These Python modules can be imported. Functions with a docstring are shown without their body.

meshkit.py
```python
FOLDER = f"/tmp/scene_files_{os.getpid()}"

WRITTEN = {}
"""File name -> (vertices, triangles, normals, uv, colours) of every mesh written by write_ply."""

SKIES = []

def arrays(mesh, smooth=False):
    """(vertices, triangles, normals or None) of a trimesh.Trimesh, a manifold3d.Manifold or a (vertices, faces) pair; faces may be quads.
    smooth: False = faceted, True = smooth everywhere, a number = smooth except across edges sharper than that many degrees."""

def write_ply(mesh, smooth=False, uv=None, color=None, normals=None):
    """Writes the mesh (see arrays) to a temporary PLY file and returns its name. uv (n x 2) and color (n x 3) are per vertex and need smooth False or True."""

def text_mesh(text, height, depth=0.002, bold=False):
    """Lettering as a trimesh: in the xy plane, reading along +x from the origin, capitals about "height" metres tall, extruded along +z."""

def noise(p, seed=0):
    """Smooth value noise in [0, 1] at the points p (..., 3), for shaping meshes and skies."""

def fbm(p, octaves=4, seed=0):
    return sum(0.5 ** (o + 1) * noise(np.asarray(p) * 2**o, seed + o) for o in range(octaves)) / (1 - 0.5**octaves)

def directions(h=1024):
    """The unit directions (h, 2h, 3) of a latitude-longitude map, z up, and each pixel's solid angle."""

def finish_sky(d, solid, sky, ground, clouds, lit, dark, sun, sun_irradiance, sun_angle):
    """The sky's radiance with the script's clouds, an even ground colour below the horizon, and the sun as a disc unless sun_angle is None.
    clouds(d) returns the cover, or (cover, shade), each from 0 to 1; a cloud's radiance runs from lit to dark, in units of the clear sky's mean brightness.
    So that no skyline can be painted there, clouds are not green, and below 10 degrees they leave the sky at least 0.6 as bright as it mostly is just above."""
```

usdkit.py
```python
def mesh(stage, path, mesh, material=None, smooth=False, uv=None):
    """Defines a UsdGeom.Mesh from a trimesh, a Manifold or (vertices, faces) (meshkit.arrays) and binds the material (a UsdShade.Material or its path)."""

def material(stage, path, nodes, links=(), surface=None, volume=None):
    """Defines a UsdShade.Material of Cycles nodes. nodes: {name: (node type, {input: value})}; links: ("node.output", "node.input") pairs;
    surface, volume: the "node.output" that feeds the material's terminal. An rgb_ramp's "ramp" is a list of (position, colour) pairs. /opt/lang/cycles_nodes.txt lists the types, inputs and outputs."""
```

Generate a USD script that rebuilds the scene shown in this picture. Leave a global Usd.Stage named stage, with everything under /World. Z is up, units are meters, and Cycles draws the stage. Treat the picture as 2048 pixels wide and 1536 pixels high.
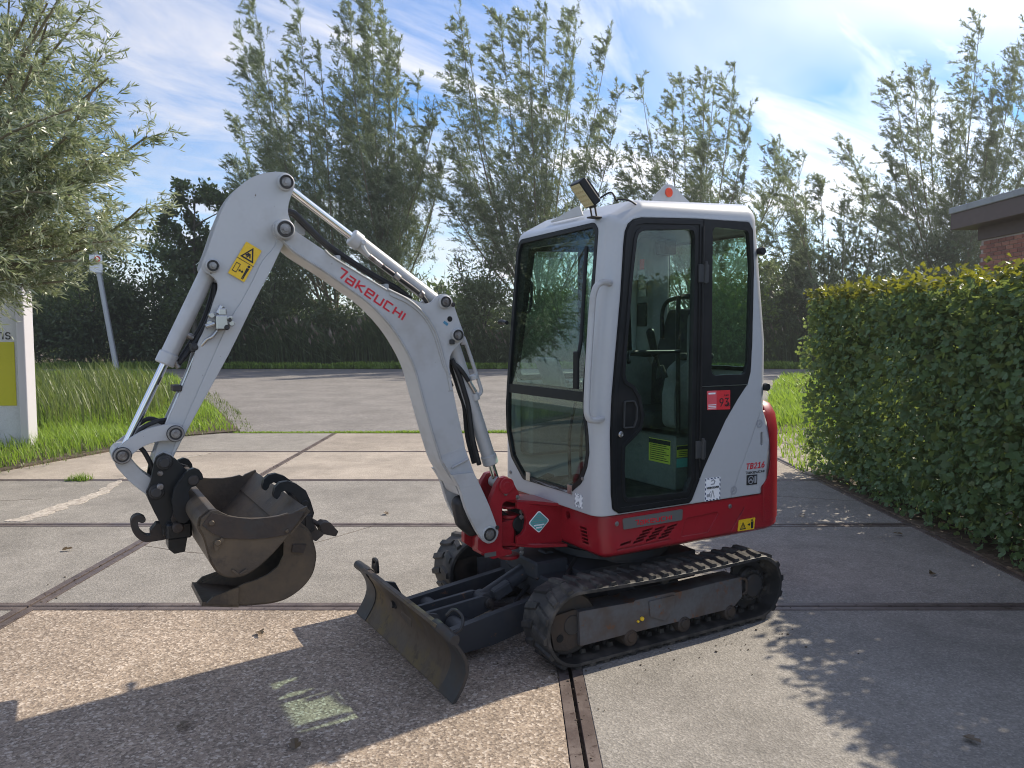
import math, numpy as np, trimesh, usdkit, meshkit, manifold3d
from manifold3d import Manifold, CrossSection
from shapely.geometry import Polygon, LineString, Point, box as sbox
from shapely import affinity, union_all
from pxr import Usd, UsdGeom, UsdLux, UsdShade, Gf, Sdf, Vt
PI = math.pi
stage = Usd.Stage.CreateInMemory()
UsdGeom.SetStageUpAxis(stage, UsdGeom.Tokens.z)
UsdGeom.SetStageMetersPerUnit(stage, 1.0)
UsdGeom.Xform.Define(stage, '/World')
UsdGeom.Scope.Define(stage, '/World/Looks')
# ---------------------------------------------------------------- camera, sky, sun
EYE_HEIGHT, PITCH = 1.66, math.degrees(math.atan(103 / 1539))
cam = UsdGeom.Camera.Define(stage, '/World/camera')
cam.AddTranslateOp().Set(Gf.Vec3d(0, 0, EYE_HEIGHT))
cam.AddRotateXOp().Set(90 - PITCH)
cam.CreateHorizontalApertureAttr(36.0); cam.CreateVerticalApertureAttr(27.0)
cam.CreateFocalLengthAttr(36 * 1539 / 2048)
cam.CreateClippingRangeAttr(Gf.Vec2f(0.05, 3000))
cam.CreateExposureAttr(0.5)
SUN_AZ, SUN_EL = math.radians(52.8), math.radians(38.4)
SUN = (math.sin(SUN_AZ) * math.cos(SUN_EL), math.cos(SUN_AZ) * math.cos(SUN_EL), math.sin(SUN_EL))
sun = UsdLux.DistantLight.Define(stage, '/World/sun')
sun.CreateIntensityAttr(1.2); sun.CreateNormalizeAttr(True); sun.CreateAngleAttr(0.53)
sun.CreateColorAttr(Gf.Vec3f(1.0, 0.90, 0.74))
sun.AddRotateZOp().Set(-math.degrees(SUN_AZ)); sun.AddRotateXOp().Set(math.degrees(SUN_EL) - 90)
sun.GetOrderedXformOps()
SKY_STRENGTH = 0.148
def make_sky():
    n = {'sky': ('sky_texture', {'sky_type': 'single_scattering', 'sun_disc': False, 'sun_elevation': SUN_EL, 'sun_rotation': SUN_AZ, 'air_density': 1.0, 'aerosol_density': 0.12, 'ozone_density': 4.0}),
         'hs': ('hsv', {'hue': 0.505, 'saturation': 1.30, 'value': 0.80}), 'tc': ('texture_coordinate', {}), 'sx': ('separate_xyz', {}),
         'den': ('math', {'math_type': 'add', 'value2': 0.26}), 'zc': ('math', {'math_type': 'maximum', 'value2': 0.0}),
         'px': ('math', {'math_type': 'divide'}), 'py': ('math', {'math_type': 'divide'}), 'pl': ('combine_xyz', {'z': 0.37}),
         # thin high streaks, drawn out along one direction and feathered across it
         'm1': ('mapping', {'mapping_type': 'texture', 'rotation': (0, 0, math.radians(38)), 'scale': (1.9, 0.50, 1), 'location': (2.9, 11.5, 0)}),
         'n1': ('noise_texture', {'scale': 1.5, 'detail': 9, 'roughness': 0.62, 'distortion': 0.9}),
         'r1': ('map_range', {'from_min': 0.41, 'from_max': 0.70, 'clamp': True}),
         # veil of soft high cloud
         'm3': ('mapping', {'mapping_type': 'texture', 'rotation': (0, 0, math.radians(45)), 'scale': (1.5, 0.8, 1), 'location': (2.9, 0.6, 0)}),
         'n3': ('noise_texture', {'scale': 1.1, 'detail': 4, 'roughness': 0.5, 'distortion': 0.5}),
         'r3': ('map_range', {'from_min': 0.40, 'from_max': 0.72, 'to_max': 0.6, 'clamp': True}),
         # broken lumpy cloud
         'm2': ('mapping', {'mapping_type': 'texture', 'rotation': (0, 0, math.radians(5)), 'scale': (1.3, 0.9, 1), 'location': (11.5, 2.9, 0)}),
         'n2': ('noise_texture', {'scale': 1.7, 'detail': 10, 'roughness': 0.58, 'distortion': 0.3}),
         'r2': ('map_range', {'from_min': 0.50, 'from_max': 0.62, 'clamp': True}),
         'r4': ('map_range', {'from_min': 0.40, 'from_max': 0.56, 'clamp': True}), 'lo': ('map_range', {'from_min': 0.36, 'from_max': 0.16, 'to_max': 0.7, 'clamp': True}), 'ml': ('math', {'math_type': 'multiply'}), 'mx3': ('math', {'math_type': 'maximum'}), 'mx': ('math', {'math_type': 'maximum'}), 'mx2': ('math', {'math_type': 'maximum'}), 'cov': ('math', {'math_type': 'multiply', 'value2': 0.93}),
         # the cloud nearer the sun is the brighter
         'sd': ('vector_math', {'math_type': 'dot_product', 'vector2': SUN}), 'sc': ('math', {'math_type': 'maximum', 'value2': 0.0}),
         'pw': ('math', {'math_type': 'power', 'value2': 4.0}), 'br': ('math', {'math_type': 'multiply_add', 'value2': 6.5, 'value3': 4.6}),
         'tint': ('vector_math', {'math_type': 'scale', 'vector1': (0.97, 0.96, 1.0)}),
         'mix': ('mix_color', {'blend_type': 'mix', 'use_clamp': True}),
         'bg': ('background_shader', {'strength': SKY_STRENGTH})}
    l = [('tc.generated', 'sx.vector'), ('sx.z', 'zc.value1'), ('zc.value', 'den.value1'), ('sx.x', 'px.value1'), ('den.value', 'px.value2'), ('sx.y', 'py.value1'), ('den.value', 'py.value2'),
         ('px.value', 'pl.x'), ('py.value', 'pl.y'), ('pl.vector', 'm1.vector'), ('m1.vector', 'n1.vector'), ('n1.fac', 'r1.value'), ('pl.vector', 'm3.vector'), ('m3.vector', 'n3.vector'), ('n3.fac', 'r3.value'),
         ('pl.vector', 'm2.vector'), ('m2.vector', 'n2.vector'), ('n2.fac', 'r2.value'), ('r1.result', 'mx.value1'), ('r2.result', 'mx.value2'), ('mx.value', 'mx2.value1'), ('r3.result', 'mx2.value2'), ('n2.fac', 'r4.value'), ('sx.z', 'lo.value'), ('r4.result', 'ml.value1'), ('lo.result', 'ml.value2'), ('mx2.value', 'mx3.value1'), ('ml.value', 'mx3.value2'), ('mx3.value', 'cov.value1'),
         ('tc.generated', 'sd.vector1'), ('sd.value', 'sc.value1'), ('sc.value', 'pw.value1'), ('pw.value', 'br.value1'), ('br.value', 'tint.scale'),
         ('cov.value', 'mix.fac'), ('sky.color', 'hs.color'), ('hs.color', 'mix.a'), ('tint.vector', 'mix.b'), ('mix.result', 'bg.color')]
    return usdkit.material(stage, '/World/Looks/sky', n, l, surface='bg.background')
dome = UsdLux.DomeLight.Define(stage, '/World/sky')
UsdShade.MaterialBindingAPI.Apply(dome.GetPrim()).Bind(make_sky())
dome.GetPrim().SetCustomDataByKey('label', 'blue sky with white streaked and broken clouds')
dome.GetPrim().SetCustomDataByKey('category', 'sky'); dome.GetPrim().SetCustomDataByKey('kind', 'structure')

# ---------------------------------------------------------------- naming
used = {}
def numbered(path):
    k = used.get(path, 0); used[path] = k + 1
    return path if k == 0 else f'{path}_{k:03d}'
def pth(p): return '/World' if p is None else (p if isinstance(p, str) else str(p.GetPath()))
def tag(o, label=None, cat=None, group=None, kind=None):
    p = o.GetPrim() if hasattr(o, 'GetPrim') else o
    for k, v in (('label', label), ('category', cat), ('group', group), ('kind', kind)):
        if v: p.SetCustomDataByKey(k, v)
    return p
def thing(name, label, cat, loc=(0, 0, 0), rotz=0, group=None, kind=None):
    x = UsdGeom.Xform.Define(stage, numbered('/World/' + name))
    x.AddTranslateOp().Set(Gf.Vec3d(*map(float, loc))); x.AddRotateZOp().Set(float(rotz))
    return tag(x, label, cat, group, kind)
def obj(name, mesh, mat, parent=None, smooth=32, label=None, cat=None, group=None, kind=None, uv=None):
    m = usdkit.mesh(stage, numbered(pth(parent) + '/' + name), mesh, M[mat] if isinstance(mat, str) else mat, smooth)
    return tag(m, label, cat, group, kind)

# ---------------------------------------------------------------- geometry
def V(*a): return np.array(a, float)
def cat(*ms):
    ms = [m for m in ms if m is not None]
    ms = [as_tm(m) for m in ms]
    return trimesh.util.concatenate(ms)
def as_tm(m):
    if isinstance(m, Manifold):
        q = m.to_mesh(); return trimesh.Trimesh(np.array(q.vert_properties[:, :3]), np.array(q.tri_verts), process=False)
    if isinstance(m, tuple): return trimesh.Trimesh(m[0], m[1], process=False)
    return m
def as_mf(m):
    if isinstance(m, Manifold): return m
    m = m.copy(); m.merge_vertices()
    return Manifold(manifold3d.Mesh(np.asarray(m.vertices, np.float32), np.asarray(m.faces, np.uint32)))
def bx(x0, x1, y0, y1, z0, z1):
    m = trimesh.creation.box([abs(x1 - x0), abs(y1 - y0), abs(z1 - z0)]); m.apply_translation([(x0 + x1) / 2, (y0 + y1) / 2, (z0 + z1) / 2]); return m
def cbx(x0, x1, y0, y1, z0, z1, c=0.006):
    """box with chamfered edges"""
    a = [Manifold.cube((x1 - x0 - 2 * c * (k != 0), y1 - y0 - 2 * c * (k != 1), z1 - z0 - 2 * c * (k != 2))).translate((x0 + c * (k != 0), y0 + c * (k != 1), z0 + c * (k != 2))) for k in range(3)]
    return as_tm(Manifold.batch_hull(a))
def rbx(x0, x1, y0, y1, z0, z1, r=0.03, n=16):
    s = Manifold.sphere(r, n)
    return as_tm(Manifold.batch_hull([s.translate((x, y, z)) for x in (x0 + r, x1 - r) for y in (y0 + r, y1 - r) for z in (z0 + r, z1 - r)]))
def hull(pts, n=20):
    """hull of spheres (x, y, z, r)"""
    return Manifold.batch_hull([Manifold.sphere(p[3], n).translate(tuple(p[:3])) for p in pts])
def topoly(p):
    """one clean polygon"""
    p = (p if hasattr(p, 'geom_type') else Polygon(p)).buffer(0)
    return p if p.geom_type == 'Polygon' else max([g for g in p.geoms if g.geom_type == 'Polygon'], key=lambda g: g.area)
biggest = topoly
def xz(poly, y0, y1):
    """polygon in X-Z (list or shapely, holes allowed) pushed through Y from y0 to y1"""
    poly = topoly(poly)
    m = trimesh.creation.extrude_polygon(poly, abs(y1 - y0)); v = np.array(m.vertices)
    m = trimesh.Trimesh(np.c_[v[:, 0], min(y0, y1) + v[:, 2], v[:, 1]], np.array(m.faces)[:, ::-1], process=False); return m
def yz(poly, x0, x1):
    poly = topoly(poly)
    m = trimesh.creation.extrude_polygon(poly, abs(x1 - x0)); v = np.array(m.vertices)
    return trimesh.Trimesh(np.c_[min(x0, x1) + v[:, 2], v[:, 0], v[:, 1]], np.array(m.faces), process=False)
def xy(poly, z0, z1):
    m = trimesh.creation.extrude_polygon(topoly(poly), abs(z1 - z0)); m.apply_translation([0, 0, min(z0, z1)]); return m
def rnd(poly, r, r2=None):
    """rounds the corners of a polygon"""
    p = topoly(poly)
    p = p.buffer(-r, join_style=1, quad_segs=5).buffer(r, join_style=1, quad_segs=5)
    r2 = r if r2 is None else r2
    p = p.buffer(r2, join_style=1, quad_segs=5).buffer(-r2, join_style=1, quad_segs=5).simplify(0.0006)
    return p if p.geom_type == 'Polygon' else max(p.geoms, key=lambda g: g.area)
def smoothpoly(pts, n=4):
    """closed Catmull-Rom through the points"""
    p = np.array(pts, float); k = len(p); out = []
    for i in range(k):
        a, b, c, d = p[i - 1], p[i], p[(i + 1) % k], p[(i + 2) % k]
        for t in np.linspace(0, 1, n, endpoint=False):
            out.append(0.5 * (2 * b + (c - a) * t + (2 * a - 5 * b + 4 * c - d) * t * t + (3 * b - a - 3 * c + d) * t ** 3))
    return np.array(out)
def spline(pts, n=6):
    p = np.array(pts, float)
    if len(p) < 3: return p
    e = np.vstack([2 * p[0] - p[1], p, 2 * p[-1] - p[-2]]); out = []
    for i in range(1, len(e) - 2):
        a, b, c, d = e[i - 1], e[i], e[i + 1], e[i + 2]
        for t in np.linspace(0, 1, n, endpoint=False):
            out.append(0.5 * (2 * b + (c - a) * t + (2 * a - 5 * b + 4 * c - d) * t * t + (3 * b - a - 3 * c + d) * t ** 3))
    return np.vstack([out, p[-1]])
def tube(pts, r, sides=10, caps=True):
    p = np.asarray(pts, float); n = len(p); r = np.broadcast_to(r, (n,))
    t = np.gradient(p, axis=0); t /= np.linalg.norm(t, axis=1, keepdims=True) + 1e-12
    a = np.zeros_like(p); u = np.cross(t[0], [0, 0, 1.0]); u = u if np.linalg.norm(u) > 0.1 else np.cross(t[0], [1.0, 0, 0])
    for i in range(n):
        u = u - t[i] * (u @ t[i]); u /= np.linalg.norm(u) + 1e-12; a[i] = u
    b = np.cross(t, a); ang = np.arange(sides) * 2 * PI / sides
    v = p[:, None] + r[:, None, None] * (np.cos(ang)[None, :, None] * a[:, None] + np.sin(ang)[None, :, None] * b[:, None])
    i, j = np.meshgrid(np.arange(n - 1), np.arange(sides), indexing='ij')
    q = np.stack([i * sides + j, i * sides + (j + 1) % sides, (i + 1) * sides + (j + 1) % sides, (i + 1) * sides + j], -1).reshape(-1, 4)
    f = np.vstack([q[:, [0, 1, 2]], q[:, [0, 2, 3]]]); v = v.reshape(-1, 3)
    if caps:
        k = len(v); v = np.vstack([v, p[0], p[-1]]); s = np.arange(sides); e = (n - 1) * sides
        f = np.vstack([f, np.c_[np.full(sides, k), (s + 1) % sides, s], np.c_[np.full(sides, k + 1), e + s, e + (s + 1) % sides]])
    return trimesh.Trimesh(v, f, process=False)
def cyl(p0, p1, r, n=24, r1=None, ch=0.0):
    p0, p1 = np.array(p0, float), np.array(p1, float)
    r1 = r if r1 is None else r1
    if ch:
        d = (p1 - p0) / np.linalg.norm(p1 - p0)
        return tube([p0, p0 + d * 1e-5, p0 + d * ch, p1 - d * ch, p1 - d * 1e-5, p1], [r - ch, r - ch, r, r1, r1 - ch, r1 - ch], n)
    return tube([p0, p1], [r, r1], n)
def ycyl(x, z, y0, y1, r, n=24, ch=0.003): return cyl((x, y0, z), (x, y1, z), r, n, ch=ch)
def ring_y(x, z, y0, y1, ro, ri, n=32):
    return xz(Point(x, z).buffer(ro, quad_segs=n // 4).difference(Point(x, z).buffer(ri, quad_segs=n // 4)), y0, y1)
def bolt_y(x, z, y, r=0.012, h=0.01, s=1):
    a = np.arange(6) * PI / 3
    return cat(xz([(x + r * math.cos(q), z + r * math.sin(q)) for q in a], y, y + s * h), ycyl(x, z, y, y + s * h * 0.3, r * 1.45, 16, 0.0005))
def side_text(s, x, z, y, h, depth=0.0012, slope=0.0, bold=False, shear=0.0, width=None):
    """lettering that reads on the machine's left flank: starts at (x, z), runs towards -X"""
    m = meshkit.text_mesh(s, h, depth, bold); v = np.array(m.vertices)
    if width: v[:, 0] *= width / v[:, 0].max()
    v[:, 0] += shear * v[:, 1]; c, q = math.cos(slope), math.sin(slope); u, w = v[:, 0] * c - v[:, 1] * q, v[:, 0] * q + v[:, 1] * c
    m.vertices = np.c_[x - u, y + v[:, 2], z + w]; return m
LOGO = {'T': [[(0, 1), (.66, 1), (.46, 0)]], 'A': [[(.05, .8), (.7, .8), (.7, 0), (0, 0), (0, .42), (.7, .42)]], 'K': [[(0, 1), (0, 0)], [(.72, .82), (.1, .45), (.74, 0)]],
        'E': [[(.7, 0), (0, 0), (0, .8), (.7, .8), (.7, .42), (0, .42)]], 'U': [[(0, .85), (0, 0), (.7, 0), (.7, .85)]], 'C': [[(.7, .85), (0, .85), (0, 0), (.7, 0)]],
        'H': [[(0, .88), (0, 0)], [(.7, .88), (.7, 0)], [(0, .44), (.7, .44)]], 'I': [[(0, .88), (0, 0)]]}
def logo(x, z, y, length, h, ang=0.0, depth=0.0012, word='TAKEUCHI'):
    """the squarish maker's lettering, as flat strokes on the left flank"""
    gs, cx = [], 0.0
    for ch in word:
        g = union_all([LineString(s).buffer(.09, cap_style=2, join_style=1, quad_segs=3) for s in LOGO[ch]])
        gs.append(affinity.translate(g, cx + .09, 0)); cx += (.09 if ch == 'I' else .79) + (.18 if ch == 'T' else .27)
    g = union_all(gs); x0, y0, x1, y1 = g.bounds; k = length / (x1 - x0)
    g = affinity.scale(g, k, h / (y1 - y0), origin=(0, 0)); c, s = math.cos(ang), math.sin(ang)
    parts = []
    for p in (g.geoms if hasattr(g, 'geoms') else [g]):
        m = trimesh.creation.extrude_polygon(p, depth); v = np.array(m.vertices)
        m.vertices = np.c_[x - (v[:, 0] * c - v[:, 1] * s), y + v[:, 2], z + v[:, 0] * s + v[:, 1] * c]; parts.append(m)
    return cat(*parts)
def xf(m, f):
    m = as_tm(m).copy(); m.vertices = f(np.array(m.vertices)); return m
def mv(m, x=0, y=0, z=0):
    m = as_tm(m).copy(); m.apply_translation([x, y, z]); return m
def rot(m, deg, axis, at=(0, 0, 0)):
    m = as_tm(m).copy(); m.apply_transform(trimesh.transformations.rotation_matrix(math.radians(deg), axis, at)); return m
# ---------------------------------------------------------------- materials
M = {}
def mat(name, n, l, surface, volume=None):
    M[name] = usdkit.material(stage, '/World/Looks/' + name, n, l, surface=surface, volume=volume); return M[name]
def plain(name, c, rough=0.5, metal=0.0, **kw):
    return mat(name, {'p': ('principled_bsdf', {'base_color': c, 'roughness': rough, 'metallic': metal, **kw})}, [], 'p.BSDF')
def worn(name, c, dirt, rough=0.4, metal=0.0, scale=3.0, amount=(0.52, 0.72), strength=0.7, fine=60.0, bump=0.15, bevel=0.0025, chips=None, chip_at=(0.70, 0.74), chip_scale=22.0, coat=0.0, dist=0.002, spec=0.5, stretch=(1, 1, 1), grain=0.1):
    """a base colour with soft dirt in patches, fine grain, small chips and rounded edges"""
    n = {'tc': ('texture_coordinate', {}), 'mp': ('mapping', {'mapping_type': 'point', 'scale': stretch}), 'n1': ('noise_texture', {'scale': scale, 'detail': 8, 'roughness': 0.62}), 'r1': ('map_range', {'from_min': amount[0], 'from_max': amount[1], 'to_max': strength, 'clamp': True}),
         'n2': ('noise_texture', {'scale': fine, 'detail': 3, 'roughness': 0.6}), 'hs': ('map_range', {'from_min': 0.3, 'from_max': 0.7, 'to_min': 1 - grain, 'to_max': 1 + grain}),
         'sc': ('vector_math', {'math_type': 'scale', 'vector1': c}), 'mx': ('mix_color', {'blend_type': 'mix', 'b': dirt}),
         'rr': ('map_range', {'from_min': 0.3, 'from_max': 0.75, 'to_min': max(rough - 0.06, 0.05), 'to_max': min(rough + 0.22, 0.95), 'clamp': True}),
         'bv': ('bevel', {'samples': 4, 'radius': bevel}), 'bp': ('bump', {'strength': bump, 'distance': dist}),
         'p': ('principled_bsdf', {'metallic': metal, 'coat_weight': coat, 'coat_roughness': 0.12, 'specular_ior_level': spec})}
    l = [('tc.object', 'mp.vector'), ('mp.vector', 'n1.vector'), ('tc.object', 'n2.vector'), ('n1.fac', 'r1.value'), ('n2.fac', 'hs.value'), ('hs.result', 'sc.scale'), ('sc.vector', 'mx.a'), ('r1.result', 'mx.fac'),
         ('n1.fac', 'rr.value'), ('rr.result', 'p.roughness'), ('bv.bevel', 'bp.normal'), ('n2.fac', 'bp.height'), ('bp.normal', 'p.normal')]
    out = 'mx.result'
    if chips:
        n.update({'n3': ('noise_texture', {'scale': chip_scale, 'detail': 4, 'roughness': 0.7}), 'r3': ('map_range', {'from_min': chip_at[0], 'from_max': chip_at[1], 'clamp': True}), 'm3': ('mix_color', {'blend_type': 'mix', 'b': chips})})
        l += [('tc.object', 'n3.vector'), ('n3.fac', 'r3.value'), ('r3.result', 'm3.fac'), ('mx.result', 'm3.a')]; out = 'm3.result'
    l.append((out, 'p.base_color'))
    return mat(name, n, l, 'p.BSDF')
# machine paints
worn('white_paint', (0.45, 0.455, 0.455), (0.30, 0.275, 0.24), 0.34, scale=3.2, amount=(0.50, 0.70), strength=0.55, chips=(0.12, 0.085, 0.065), chip_at=(0.70, 0.73), chip_scale=26, coat=0.25, bump=0.05, bevel=0.006, grain=0.012)
worn('cab_paint', (0.445, 0.455, 0.465), (0.37, 0.36, 0.335), 0.30, scale=1.5, strength=0.3, coat=0.35, bump=0.03, bevel=0.012, grain=0.012)
worn('red_paint', (0.275, 0.007, 0.015), (0.15, 0.022, 0.022), 0.34, scale=2.2, strength=0.4, coat=0.3, bump=0.05, bevel=0.006, grain=0.012)
worn('black_paint', (0.008, 0.009, 0.010), (0.03, 0.026, 0.024), 0.32, scale=5, strength=0.6, coat=0.1, spec=0.35, bump=0.05, grain=0.012)
worn('black_trim', (0.006, 0.007, 0.008), (0.018, 0.017, 0.016), 0.34, scale=3, strength=0.5, bump=0.04, spec=0.3, grain=0.012)
worn('frame_grey', (0.024, 0.027, 0.032), (0.07, 0.06, 0.052), 0.5, scale=4, strength=0.6, chips=(0.10, 0.05, 0.03), chip_at=(0.66, 0.70), chip_scale=14)
worn('track_frame_paint', (0.088, 0.090, 0.096), (0.075, 0.052, 0.038), 0.55, scale=5, amount=(0.44, 0.62), strength=0.75, chips=(0.12, 0.055, 0.028), chip_at=(0.58, 0.66), chip_scale=11)
worn('rust_steel', (0.042, 0.034, 0.029), (0.08, 0.052, 0.034), 0.55, metal=0.25, scale=5, amount=(0.45, 0.68), strength=0.8, chips=(0.045, 0.04, 0.036), chip_at=(0.55, 0.66), chip_scale=13, bump=0.35, dist=0.004)
worn('worn_steel', (0.072, 0.060, 0.049), (0.15, 0.112, 0.072), 0.42, metal=0.45, scale=4, amount=(0.40, 0.66), strength=0.85, chips=(0.06, 0.05, 0.042), chip_at=(0.54, 0.68), chip_scale=9, bump=0.3, dist=0.004)
worn('blade_steel', (0.075, 0.056, 0.041), (0.15, 0.105, 0.035), 0.45, metal=0.35, scale=4, amount=(0.46, 0.64), strength=0.8, chips=(0.055, 0.038, 0.026), chip_at=(0.52, 0.64), chip_scale=12, bump=0.3)
worn('dark_steel', (0.042, 0.041, 0.041), (0.075, 0.055, 0.04), 0.42, metal=0.4, scale=6, strength=0.7, bump=0.15)
worn('pin_steel', (0.30, 0.29, 0.28), (0.10, 0.075, 0.06), 0.38, metal=0.85, scale=18, amount=(0.45, 0.62), strength=0.8)
worn('rubber', (0.016, 0.016, 0.016), (0.105, 0.092, 0.078), 0.52, scale=9, amount=(0.45, 0.68), strength=0.85, fine=140, bump=0.35, bevel=0.004)
worn('hose', (0.012, 0.012, 0.013), (0.04, 0.038, 0.035), 0.45, scale=10)
worn('seat_cloth', (0.016, 0.016, 0.018), (0.03, 0.03, 0.03), 0.85, scale=6, bump=0.4)
worn('grey_plastic', (0.14, 0.145, 0.142), (0.085, 0.085, 0.08), 0.5, scale=3)
worn('dark_plastic', (0.03, 0.032, 0.033), (0.06, 0.058, 0.055), 0.5, scale=4)
plain('chrome', (0.78, 0.79, 0.80), 0.10, 1.0)
plain('bright_metal', (0.55, 0.55, 0.54), 0.3, 1.0)
plain('plate_metal', (0.22, 0.22, 0.21), 0.35, 0.7)
plain('letter_red', (0.55, 0.016, 0.03), 0.4)
plain('letter_black', (0.012, 0.012, 0.014), 0.5)
plain('sticker_white', (0.86, 0.87, 0.88), 0.4)
plain('border_blue', (0.02, 0.03, 0.09), 0.4)
plain('sticker_yellow', (0.78, 0.50, 0.02), 0.4)
plain('sticker_lime', (0.62, 0.66, 0.08), 0.5)
plain('sticker_red', (0.66, 0.035, 0.045), 0.4)
plain('sticker_pink', (0.68, 0.10, 0.12), 0.4)
plain('sticker_green', (0.11, 0.42, 0.40), 0.4)
plain('sticker_grey', (0.30, 0.31, 0.33), 0.5)
plain('sticker_blue', (0.06, 0.22, 0.34), 0.5)
plain('reflector', (0.75, 0.07, 0.02), 0.2, coat_weight=0.6)
plain('led_lens', (0.45, 0.40, 0.22), 0.25, 0.3)
plain('hole_dark', (0.004, 0.004, 0.004), 0.9)
plain('sign_white', (0.66, 0.67, 0.70), 0.35)
plain('sign_yellow', (0.56, 0.52, 0.015), 0.45)
plain('sign_alu', (0.62, 0.60, 0.63), 0.35, 0.2)
plain('galvanised', (0.36, 0.37, 0.38), 0.45, 0.6)
plain('sign_red', (0.55, 0.03, 0.03), 0.5)
worn('sign_panel', (0.62, 0.63, 0.65), (0.40, 0.40, 0.38), 0.4, scale=3, strength=0.5, bump=0.02)
# window glass: greenish panes that let the sun through
def glass(name, tint, base=0.045):
    mat(name, {'t': ('transparent_bsdf', {'color': tint}), 'g': ('glossy_bsdf', {'color': (0.95, 1, 0.98), 'roughness': 0.0, 'distribution': 'ggx'}), 'lw': ('layer_weight', {'blend': 0.5}),
               'pw': ('math', {'math_type': 'power', 'value2': 5.0}), 'f': ('math', {'math_type': 'multiply_add', 'value2': 0.9, 'value3': base}), 'm': ('mix_closure', {})},
        [('t.BSDF', 'm.closure1'), ('g.BSDF', 'm.closure2'), ('lw.facing', 'pw.value1'), ('pw.value', 'f.value1'), ('f.value', 'm.fac')], 'm.closure')
glass('pane_glass', (0.84, 0.935, 0.895))
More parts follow.
